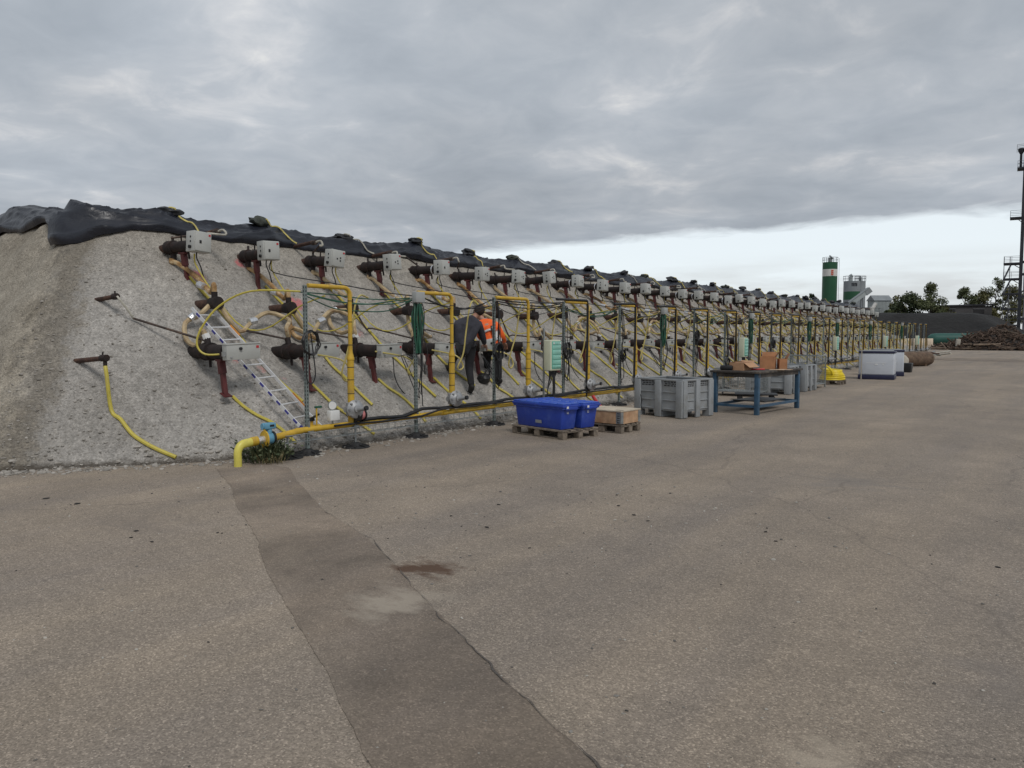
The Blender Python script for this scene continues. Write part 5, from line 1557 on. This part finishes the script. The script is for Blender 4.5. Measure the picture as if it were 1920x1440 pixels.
J2 = dict(rank=V((-9.14, 12.10, .72)), rtoe=V((-9.34, 12.14, .70)), rkn=V((-9.17, 12.11, 1.02)), rhip=V((-9.20, 12.10, 1.36)),
          lhip=V((-9.36, 12.0, 1.36)), lkn=V((-9.48, 12.16, 1.12)), lank=V((-9.58, 12.28, .92)), ltoe=V((-9.78, 12.32, .98)),
          pel=V((-9.28, 12.05, 1.42)), spine=V((-9.32, 12.05, 1.60)), chest=V((-9.43, 12.08, 1.80)), neck=V((-9.56, 12.11, 1.93)), head=V((-9.66, 12.10, 2.03)), face=V((-9.80, 12.14, 1.93)),
          lsh=V((-9.55, 11.98, 1.80)), lel=V((-9.70, 12.2, 1.58)), lha=V((-9.70, 12.42, 1.46)), rsh=V((-9.26, 12.18, 1.80)), rel=V((-9.20, 12.30, 1.58)), rha=V((-9.30, 12.50, 1.46)))
t2, Q2 = worker('person in orange hi-vis jacket and black trousers behind the other worker', J2, 'hivis')
mb = MB()
c0 = (Q2['spine'] + Q2['pel']) * .5
mb.lathe([(.172, -.02), (.178, -.015), (.178, .015), (.172, .02)], c0, Q2['spine'] - Q2['pel'], 24)
put('reflective_band', mb, t2, m='hivis_stripe')
mb = MB().lathe([(.168, -.02), (.174, -.015), (.174, .015), (.168, .02)], Q2['spine'].lerp(Q2['chest'], .3), Q2['chest'] - Q2['spine'], 24)
put('reflective_band', mb, t2, m='hivis_stripe')
tb = thing('tool_bag', 'black bag standing on the slope between the two workers', 'bag', on(9.25, 11.75, 0.0))
put('bag', MB().blob((0, 0, .09), (.12, .14, .11), .3, 1.5, 3, 3), tb, m='black')
put('strap', MB().tube([(.06, -.09, .14), (.10, -.02, .27), (.09, .08, .26), (.04, .11, .13)], .015, 6, 5), tb, m='black')

# ------------------------------------------------------------------ far end: heap, tank, blocks, scrap
Vv, Ff = [], []
xs2 = np.arange(-75, 14, 0.9)
ys2 = np.arange(127, 172, 0.9)
for y in ys2:
    for x in xs2:
        h = 4.95 + 0.35 * NZ.noise(Vector((x * .08, 1, 0))) + 0.25 * NZ.noise(Vector((x * .25, y * .1, 0)))
        front = (y - 128.5 - 0.05 * (x + 20)) * 0.62
        right = (-4.6 - x) * 0.66 + (y - 140) * .02
        z = sm(sm(front, right, .8), sm(h, (172 - y) * .6, .8), 1.0)
        z += 0.25 * NZ.noise(Vector((x * .4, y * .4, 2))) + 0.1 * NZ.noise(Vector((x * 1.3, y * 1.3, 4)))
        Vv.append((x, y, z))
nx = len(xs2)
for j in range(len(ys2) - 1):
    for i in range(nx - 1):
        q = (j * nx + i, j * nx + i + 1, (j + 1) * nx + i + 1, (j + 1) * nx + i)
        if max(Vv[k][2] for k in q) > -.3:
            Ff.append(q)
structure(put('dark_heap', MB().add(Vv, Ff), m='heap', sharp=80))

t = thing('green_tank', 'long dark green cylindrical tank lying in front of the dark heap', 'tank', (-9.3, 128.0, 0), R(19))
put('shell', MB().lathe([(.05, -8.2), (.45, -8.1), (.75, -7.7), (.86, -7.1), (.86, 7.6), (.75, 8.2), (.45, 8.6), (.05, 8.7)], (0, 0, .88), (1, 0, 0), 28), t, m='tank_green')
for x in (-5, -1.5, 2, 5.5):
    put('saddle', MB().box((x, 0, .12), (.4, 1.4, .3)), t, m='concrete', sharp=0)
for k in range(3):
    o = put('concrete_block', MB().rbox((0, 0, .5), (1.55 if k < 2 else .75, .8, 1.0), .03).box((0, -.41, .5), (.06, .02, .1)), loc=(-19.2 + k * 1.62 - (.35 if k == 2 else 0), 119.6 + k * 1.15 - (.25 if k == 2 else 0), 0), rot=(0, 0, R(35)), m='block_cream')
    tag(o, ('left pale concrete block in front of the green tank', 'middle pale concrete block in front of the green tank', 'right half-size pale concrete block in front of the green tank')[k], 'concrete block', 'pale concrete blocks')

# scrap timber and pipe heap
PC = Vector((-6.3, 93.8, 0))
def pile_h(x, y):
    return max(0, 2.5 * (1 - math.sqrt(((x - .2) / 6.3) ** 2 + (y / 4.5) ** 2)) + .35 * NZ.noise(Vector((x * .6, y * .6, 0))))
mb = MB()
g = random.Random(11)
for k in range(2600):
    x, y = g.uniform(-6.5, 6.6), g.uniform(-4.4, 4.0)
    h = pile_h(x, y)
    if h < .05:
        continue
    a, b = g.uniform(0, 3.14), g.gauss(0, .45)
    ln = g.uniform(.1, .5)
    d = Vector((math.cos(a) * math.cos(b), math.sin(a) * math.cos(b), math.sin(b))) * ln
    c = Vector((x, y, h - .05 + g.uniform(-.1, .1)))
    mb.beam(c - d, c + d, g.uniform(.05, .16), g.uniform(.03, .12))
o = put('scrap_debris', mb, loc=PC, m='scrap', sharp=0)
tag(o, 'broken dark wood and metal debris filling the scrap heap', 'debris', None, 'stuff')
Vv, Ff = [], []
gx, gy = np.arange(-8.8, 9.4, .35), np.arange(-4.9, 4.7, .35)
for y in gy:
    for x in gx:
        Vv.append((x, y, pile_h(x, y) - .12 + .1 * NZ.noise(Vector((x * 2, y * 2, 5)))))
for j in range(len(gy) - 1):
    for i in range(len(gx) - 1):
        n_ = len(gx)
        Ff.append((j * n_ + i, j * n_ + i + 1, (j + 1) * n_ + i + 1, (j + 1) * n_ + i))
o = put('scrap_heap_soil', MB().add(Vv, Ff), loc=PC, m='scrap_black', sharp=0)
tag(o, 'dark rotted soil at the core of the scrap heap', 'soil', None, 'stuff')
NLOG = 46
for k in range(NLOG):
    x, y = g.uniform(-4.6, 5.5), g.uniform(-4.0, .5)
    if k < 12:
        y = -4.2 + g.uniform(-.3, .4); x = -5 + k * 1.1
    h = pile_h(x, y)
    a = g.uniform(-.7, .7) + (0 if k < 12 else g.choice((0, 0, 1.2, -1.2)))
    b = 0.03 if k < 12 else g.gauss(0, .4)
    ln = g.uniform(.5, 1.25)
    d = Vector((math.cos(a) * math.cos(b), math.sin(a) * math.cos(b), math.sin(b))) * ln
    r = g.uniform(.05, .12)
    c = Vector((x, y, h + .05 + (r if k < 12 else 0)))
    mb = MB()
    if g.random() < .6:
        mb.cyl(-d, d, r, r * .8, 8)
    else:
        mb.beam(-d, d, r * 1.6, r)
    o = put('scrap_log', mb, loc=PC + c, m=g.choice(('scrap', 'scrap_pale', 'scrap_pale', 'scrap')))
    tag(o, 'weathered log or beam piled on the scrap heap at right', 'log', 'logs on the scrap heap')
o = put('concrete_block', MB().rbox((0, 0, .38), (.38, .38, .76), .03), loc=(-9.6, 91.2, 0.35), m='concrete', rot=(0, R(5), R(20)))
tag(o, 'small upright grey block at left end of the scrap heap', 'concrete block')
# pipe bits strewn beyond the last frames
for k in range(14):
    x, y = -6.9 - random.random() * 1.3, 52 + k * .75 + jit(.4)
    a = random.uniform(-.6, 1.4)
    d = Vector((math.cos(a), math.sin(a), jit(.25))) * random.uniform(.3, .6)
    o = put('pipe_offcut', MB().cyl(-d, d, .045, None, 8), loc=(x, y, .10 + abs(d.z) + random.random() * .25), m=random.choice(('rust', 'tube_pale', 'galv')))
    tag(o, 'short pipe offcut strewn on the ground beyond the last risers', 'pipe', 'pipe offcuts beyond the last risers')

# ------------------------------------------------------------------ concrete plant: silos, conveyor, mixing house
def railing(mb, cx, cy, z, r, n=14, h=1.1):
    for k in range(n):
        a = 6.283 * k / n
        mb.cyl((cx + r * math.cos(a), cy + r * math.sin(a), z), (cx + r * math.cos(a), cy + r * math.sin(a), z + h), .04, None, 5)
    for hh in (h * .5, h):
        mb.tube([(cx + r * math.cos(6.283 * k / 24), cy + r * math.sin(6.283 * k / 24), z + hh) for k in range(25)], .035, 5)
def rect_railing(mb, x0, x1, y0, y1, z, h=1.1, st=1.0):
    for (a, b) in (((x0, y0), (x1, y0)), ((x1, y0), (x1, y1)), ((x1, y1), (x0, y1)), ((x0, y1), (x0, y0))):
        L = math.hypot(b[0] - a[0], b[1] - a[1])
        n = max(1, int(L / st))
        for k in range(n):
            u = k / n
            mb.box((a[0] + (b[0] - a[0]) * u, a[1] + (b[1] - a[1]) * u, z + h / 2), (.05, .05, h))
        for hh in (h * .5, h):
            mb.beam((a[0], a[1], z + hh), (b[0], b[1], z + hh), .05, .05)
t = thing('silo', 'tall green silo with white band and roof railing', 'silo', (-45.7, 186.6, 0))
r = 1.62
put('lower_shell', MB().cyl((0, 0, 0), (0, 0, 14.8), r, None, 32), t, m='silo_green')
wb = put('white_band', MB().cyl((0, 0, 14.8), (0, 0, 16.4), r + .004, None, 32), t, m='silo_white')
put('top_shell', MB().cyl((0, 0, 16.4), (0, 0, 18.0), r, None, 32), t, m='silo_green')
q = Vector((45.7, -186.6, 0)).normalized()
sdq = Vector((-q.y, q.x, 0))
mb = MB()
for (dx, dz, h) in ((.35, .0, 1.2), (.65, .1, 1.05), (.5, -.6, .25), (.5, .55, .25), (.5, 0, .2)):
    c = q * math.sqrt(r * r - dx * dx) * 1.012 + sdq * dx
    mb.box((c.x, c.y, 15.6 + dz * .8), (.16 if h > 1 else .5, .10, h), (0, 0, math.atan2(sdq.y, sdq.x)))
put('red_logo', mb, wb, m='logo_red', sharp=0)
mb = MB()
railing(mb, 0, 0, 18.0, r + .05)
put('railing', mb, t, m='steel_grey')
put('roof_filter', MB().cyl((0, 0, 18.0), (0, 0, 19.1), .45, None, 14).cyl((.1, 0, 19.1), (.3, 0, 19.3), .55, None, 14), t, m='plant_grey')
mb = MB()
ex = sdq * (r + .3)
for s in (-.25, .25):
    mb.cyl((ex.x + q.x * s, ex.y + q.y * s, 7.3), (ex.x + q.x * s, ex.y + q.y * s, 18.9), .035, None, 5)
for k in range(36):
    mb.cyl((ex.x - q.x * .25, ex.y - q.y * .25, 7.5 + k * .32), (ex.x + q.x * .25, ex.y + q.y * .25, 7.5 + k * .32), .02, None, 4)
put('ladder', mb, t, m='steel_grey')

t = thing('twin_silo', 'grey double silo with green band and roof railing', 'silo', (-39.3, 181.8, 0))
for k, (x, y, r) in enumerate(((-.45, -.35, 1.72), (1.0, .75, 1.10))):
    put('lower_shell', MB().cyl((x, y, 0), (x, y, 9.1), r, None, 28), t, m='silo_grey')
    put('band', MB().cyl((x, y, 9.1), (x, y, 10.9), r, None, 28), t, m='silo_green' if k == 0 else 'silo_grey')
    put('upper_shell', MB().cyl((x, y, 10.9), (x, y, 13.2), r, None, 28), t, m='silo_grey')
mb = MB()
railing(mb, -.45, -.35, 13.2, 1.8)
railing(mb, 1.0, .75, 13.2, 1.15)
put('railing', mb, t, m='steel_grey')
put('roof_filter', MB().cyl((-.7, -.45, 13.2), (-.7, -.45, 14.2), .4, None, 12).cyl((-.9, -.45, 14.2), (-.4, -.45, 14.5), .4, None, 12), t, m='plant_pale')
put('roof_filter', MB().cyl((1.0, .75, 13.2), (1.0, .75, 14.1), .35, None, 12), t, m='plant_pale')
mb = MB()
q = Vector((39.3, -181.8, 0)).normalized(); sdq = Vector((-q.y, q.x, 0))
for k, dx in enumerate((.05, .35, .65, .95)):
    c = Vector((-.45, -.35, 0)) + q * 1.74 * math.cos(dx * .5) + sdq * dx
    mb.box((c.x, c.y, 12.4), (.18, .05, .7), (0, 0, math.atan2(sdq.y, sdq.x))).box((c.x, c.y, 12.6 - .3 * (k % 2)), (.28, .05, .12), (0, 0, math.atan2(sdq.y, sdq.x)))
put('dark_lettering', mb, t, m='steel_dark', sharp=0)

t = thing('conveyor', 'inclined grey covered conveyor rising in front of the grey silo', 'conveyor', (-39.5, 170.0, 0))
A, B = Vector((-1.2, -1.0, 5.2)), Vector((4.4, 3.2, 10.4))
put('gallery', MB().beam(A, B, 1.1, .9), t, m='plant_pale', sharp=0)
put('cover', MB().beam(A + Vector((0, 0, .52)), B + Vector((0, 0, .52)), 1.3, .12), t, m='plant_grey', sharp=0)
for u in (.15, .5, .85):
    c = A.lerp(B, u)
    put('trestle', MB().beam((c.x - .3, c.y, 0), (c.x, c.y, c.z - .46), .15, .15).beam((c.x + .5, c.y + .3, 0), (c.x + .2, c.y + .2, c.z - .46), .15, .15), t, m='steel_grey', sharp=0)
put('head_hood', MB().box((B.x + .15, B.y + .1, B.z + .05), (1.3, 1.2, 1.1), (0, R(-38), R(36))), t, m='plant_grey', sharp=0)

t = thing('mixing_house', 'grey metal mixing house with pitched roof beside the conveyor', 'building', (-32.9, 175.0, 0), R(36))
put('wall', MB().box((.5, 1, 4.3), (3.4, 3.4, 8.6)), t, m='plant_pale', sharp=0)
rf = put('roof', MB().add([(-1.45, -.9, 8.55), (2.45, -.9, 8.55), (2.45, 2.9, 8.55), (-1.45, 2.9, 8.55), (-1.45, 1.0, 9.7), (2.45, 1.0, 9.7)], [(0, 1, 5, 4), (2, 3, 4, 5), (0, 4, 3), (1, 2, 5), (0, 3, 2, 1)]), t, m='silo_grey', sharp=0)
mb = MB()
for k in range(12):
    mb.box((-1.1 + .29 * k, -.72, 4.3), (.05, .05, 8.4))
put('wall_ribs', mb, t, m='plant_grey', sharp=0)
put('lower_annex', MB().box((-2.6, -1.0, 2.9), (4.6, 2.2, 5.8)), t, m='plant_green', sharp=0)
put('chute', MB().cyl((-1.9, -1.2, 6.9), (-1.3, -1.2, 8.0), .38, None, 12).cyl((-2.2, -1.2, 5.8), (-2.0, -1.2, 7.2), .5, None, 12), t, m='silo_white')
put('hopper', MB().box((-3.4, -1.0, 6.4), (1.2, 1.2, 1.4)), t, m='steel_grey', sharp=0)
mb = MB()
rect_railing(mb, -4.8, -.4, -2.1, 0.0, 5.8)
put('railing', mb, t, m='steel_grey', sharp=0)
mb = MB()
for k in range(8):
    mb.box((2.9, -.4, .6 + k * .8), (1.0, .8, .06))
rect_railing(mb, 2.4, 3.4, -.9, .1, 4.6)
rect_railing(mb, 2.4, 3.4, -.9, .1, 6.2)
put('stair', mb, t, m='plant_pale', sharp=0)

# low dark shed behind the heap
t = thing('shed', 'long low dark shed behind the dark heap', 'building', (-19.3, 196.5, 0), R(36))
put('wall', MB().box((0, 2, 3.9), (11.4, 4, 7.8)), t, m='shed_dark', sharp=0)
put('roof', MB().box((0, 2, 7.95), (12.2, 4.8, .3), (0, R(-1.5), 0)), t, m='steel_dark', sharp=0)
for k, x in enumerate((-3.2, 2.8)):
    w = put('window', MB().box((x, -.03, 6.5), (2.4 if k else 1.6, .06, 1.2)), t, m='slot_dark', sharp=0)
    put('frame', MB().box((x, -.05, 7.15), (2.6 if k else 1.8, .08, .12)), w, m='steel_grey', sharp=0)

# ------------------------------------------------------------------ trees
def tree(lab, x, y, h, cr, m, seed, airy=1.0, trunk=True, n=2600, leaf=.34):
    g = random.Random(seed)
    t = thing('tree', lab, 'tree', (x, y, 0), 0, 'trees behind the heap')
    clumps = []
    mbt = MB()
    mbt.tube([(0, 0, 0), (g.uniform(-.2, .2), .1, h * .35), (g.uniform(-.4, .4), 0, h * .7), (g.uniform(-.3, .3), 0, h * .95)], [.24, .03], 7)
    nc = int(16 * airy) + 10
    for k in range(nc):
        u = g.random()
        z = h * (.30 + .68 * u)
        prof = math.sin(min(1, (u * .92 + .12)) * math.pi) ** .6
        a = g.uniform(0, 6.28)
        rr = cr * prof * math.sqrt(g.random()) * .95
        c = Vector((rr * math.cos(a), rr * math.sin(a), z))
        clumps.append((c, cr * g.uniform(.20, .38)))
        mbt.tube([(0, 0, max(h * .2, z - rr * .9)), (c.x * .5, c.y * .5, z - rr * .25), c], [.07, .02], 5)
    put('trunk', mbt, t, m='bark')
    mb = MB()
    for k in range(n):
        c, r = clumps[g.randrange(len(clumps))]
        d = Vector((g.gauss(0, 1), g.gauss(0, 1), g.gauss(0, .7))).normalized() * r * g.random() ** .4
        p = c + d
        s = leaf * g.uniform(.5, 1.2)
        a = Vector((g.gauss(0, 1), g.gauss(0, 1), g.gauss(0, 1))).normalized() * s
        b = a.cross(Vector((g.gauss(0, 1), g.gauss(0, 1), g.gauss(0, 1)))).normalized() * s * .55
        mb.add([p - a, p - b * .8, p + a, p + b], [(0, 1, 2, 3)])
    put('crown', mb, t, m=m, sharp=0)
    return t
tree('olive green tree just right of the mixing house', -28.2, 168.0, 8.8, 2.4, 'leaf_olive', 1)
tree('dense dark green round tree behind the heap', -24.6, 158.5, 8.6, 3.9, 'leaf_dark', 2, 1.3, n=6500, leaf=.24)
tree('low olive bush left of the tall airy tree', -26.6, 150.5, 5.6, 2.2, 'leaf_mid', 8, n=1500)
tree('tall airy tree with narrow top behind the heap', -21.2, 158.5, 10.6, 2.9, 'leaf_mid', 3, 1.2, n=3600, leaf=.22)
tree('low olive tree left of the dark shed', -19.4, 160.0, 6.6, 2.6, 'leaf_olive', 4, n=2000)
tree('round green tree above the left end of the dark shed', -20.6, 205.0, 12.2, 3.3, 'leaf_mid', 5, 1.0, n=3600, leaf=.26)
tree('olive tree above the dark shed roof', -17.0, 207.0, 11.4, 3.6, 'leaf_olive', 6, 1.1, n=4200, leaf=.26)
tree('tall thin-crowned tree above the right end of the shed', -14.4, 208.0, 15.0, 2.6, 'leaf_mid', 7, .8, n=2300, leaf=.24)
tree('olive tree left of the steel tower', -10.8, 196.0, 11.5, 3.6, 'leaf_olive', 9, 1.2, n=4200, leaf=.26)
tree('dark tree behind the steel tower stairs', -7.2, 199.0, 13.8, 3.2, 'leaf_mid', 10, 1.1, n=3300, leaf=.26)
tree('small dark tree top peeping up left of the green silo', -50.5, 190.0, 11.0, 2.2, 'leaf_dark', 12, 1.0, n=1500)
tree('broad olive tree farthest right behind the steel tower', -2.0, 205.0, 10.5, 4.0, 'leaf_olive', 22, 1.2, n=2600, leaf=.4)

# ------------------------------------------------------------------ steel tower of the asphalt plant
t = thing('steel_tower', 'tall dark steel plant tower with platforms and stairs at right edge', 'tower', (-8.7, 167.6, 0), R(3))
# local x runs to the right across the view, y away
def col(x, y, z1, w=.5, m='steel_dark'):
    put('column', MB().box((x, y, z1 / 2), (w, w, z1)), t, m=m, sharp=0)
for (x, y, z) in ((.6, 0, 36.4), (7.5, 0, 34), (.6, 6, 33), (7.5, 6, 33)):
    col(x, y, z, .55)
put('tower_body', MB().box((4.2, 3, 22.5), (6.3, 5.2, 26)), t, m='tower_panel', sharp=0)
put('yellow_panel', MB().box((4.1, .32, 33.0), (6.1, .12, 5.5)), t, m='tower_yellow', sharp=0)
put('grey_panel', MB().box((4.2, 3, 5.6), (6.0, 5.0, 7.2)), t, m='tower_panel', sharp=0)
for z in (4.4, 8.4, 12.4, 14.6, 20.8, 29.6):
    put('beam', MB().box((4.0, -.02, z), (7.2, .4, .45)), t, m='steel_dark', sharp=0)
def platform(x0, x1, y0, y1, z):
    p = put('platform', MB().box(((x0 + x1) / 2, (y0 + y1) / 2, z), (x1 - x0, y1 - y0, .28)).beam(((x0 + x1) / 2, y0 + .3, z), (x1 + .3, y0 + .3, z - 1.1), .12, .12), t, m='steel_dark', sharp=0)
    mb = MB()
    rect_railing(mb, x0 + .05, x1 - .05, y0 + .05, y1 - .05, z + .14, 1.15, .9)
    put('railing', mb, p, m='steel_grey', sharp=0)
platform(-1.4, .4, -.6, 2.0, 22.6)
platform(-.6, .9, -.6, 2.0, 31.4)
for z in (3.2, 6.2, 8.9, 11.6, 14.4):
    platform(-2.1, .4, -.8, 2.4, z)
for x in (-2.0, -1.1):
    col(x, -.7, 15.6, .12, 'steel_grey')
mb = MB()
for k in range(4):
    z0 = (3.2, 6.2, 8.9, 11.6)[k]
    z1 = (6.2, 8.9, 11.6, 14.4)[k]
    x0, x1 = (-2.0, -.9)
    mb.beam((x0, .2, z0), (x1, .2, z1), .1, .25).beam((x0, 1.0, z0), (x1, 1.0, z1), .1, .25)
    for s in range(12):
        u = s / 12
        mb.box((x0 + (x1 - x0) * u, .6, z0 + (z1 - z0) * u), (.26, .8, .05))
put('stairs', mb, t, m='steel_grey', sharp=0)
put('vent_stack', MB().cyl((-.1, .3, 31.5), (-.1, .3, 34.2), .2, None, 10).lathe([(.22, 0), (.5, .5), (.55, .9), (.4, 1.0)], (-.1, .3, 34.0), (0, 0, 1), 12), t, m='steel_dark')
mb = MB()
rect_railing(mb, -.75, .55, -.35, .95, 34.4, 1.2, .8)
put('railing', mb, t, m='steel_grey', sharp=0)
put('top_hopper', MB().lathe([(.3, 0), (1.5, 1.6), (1.5, 2.6), (1.4, 2.7)], (2.2, 1.5, 34.5), (0, 0, 1), 16), t, m='steel_grey')
# small parked van far behind
t = thing('van', 'tiny white van parked far behind the dark heap by the tower', 'van', (-10.0, 178.0, 0), R(36))
put('body', MB().rbox((0, 0, 1.2), (4.6, 1.8, 1.7), .25, seg=3), t, m='white_plastic')
put('window', MB().box((-1.2, -.92, 1.6), (1.2, .04, .5)).box((.8, -.92, 1.6), (1.8, .04, .5)), t, m='slot_dark', sharp=0)
for x in (-1.4, 1.4):
    for y in (-.85, .85):
        put('wheel', MB().cyl((x, y - .1, .33), (x, y + .1, .33), .33, None, 14), t, m='rubber')
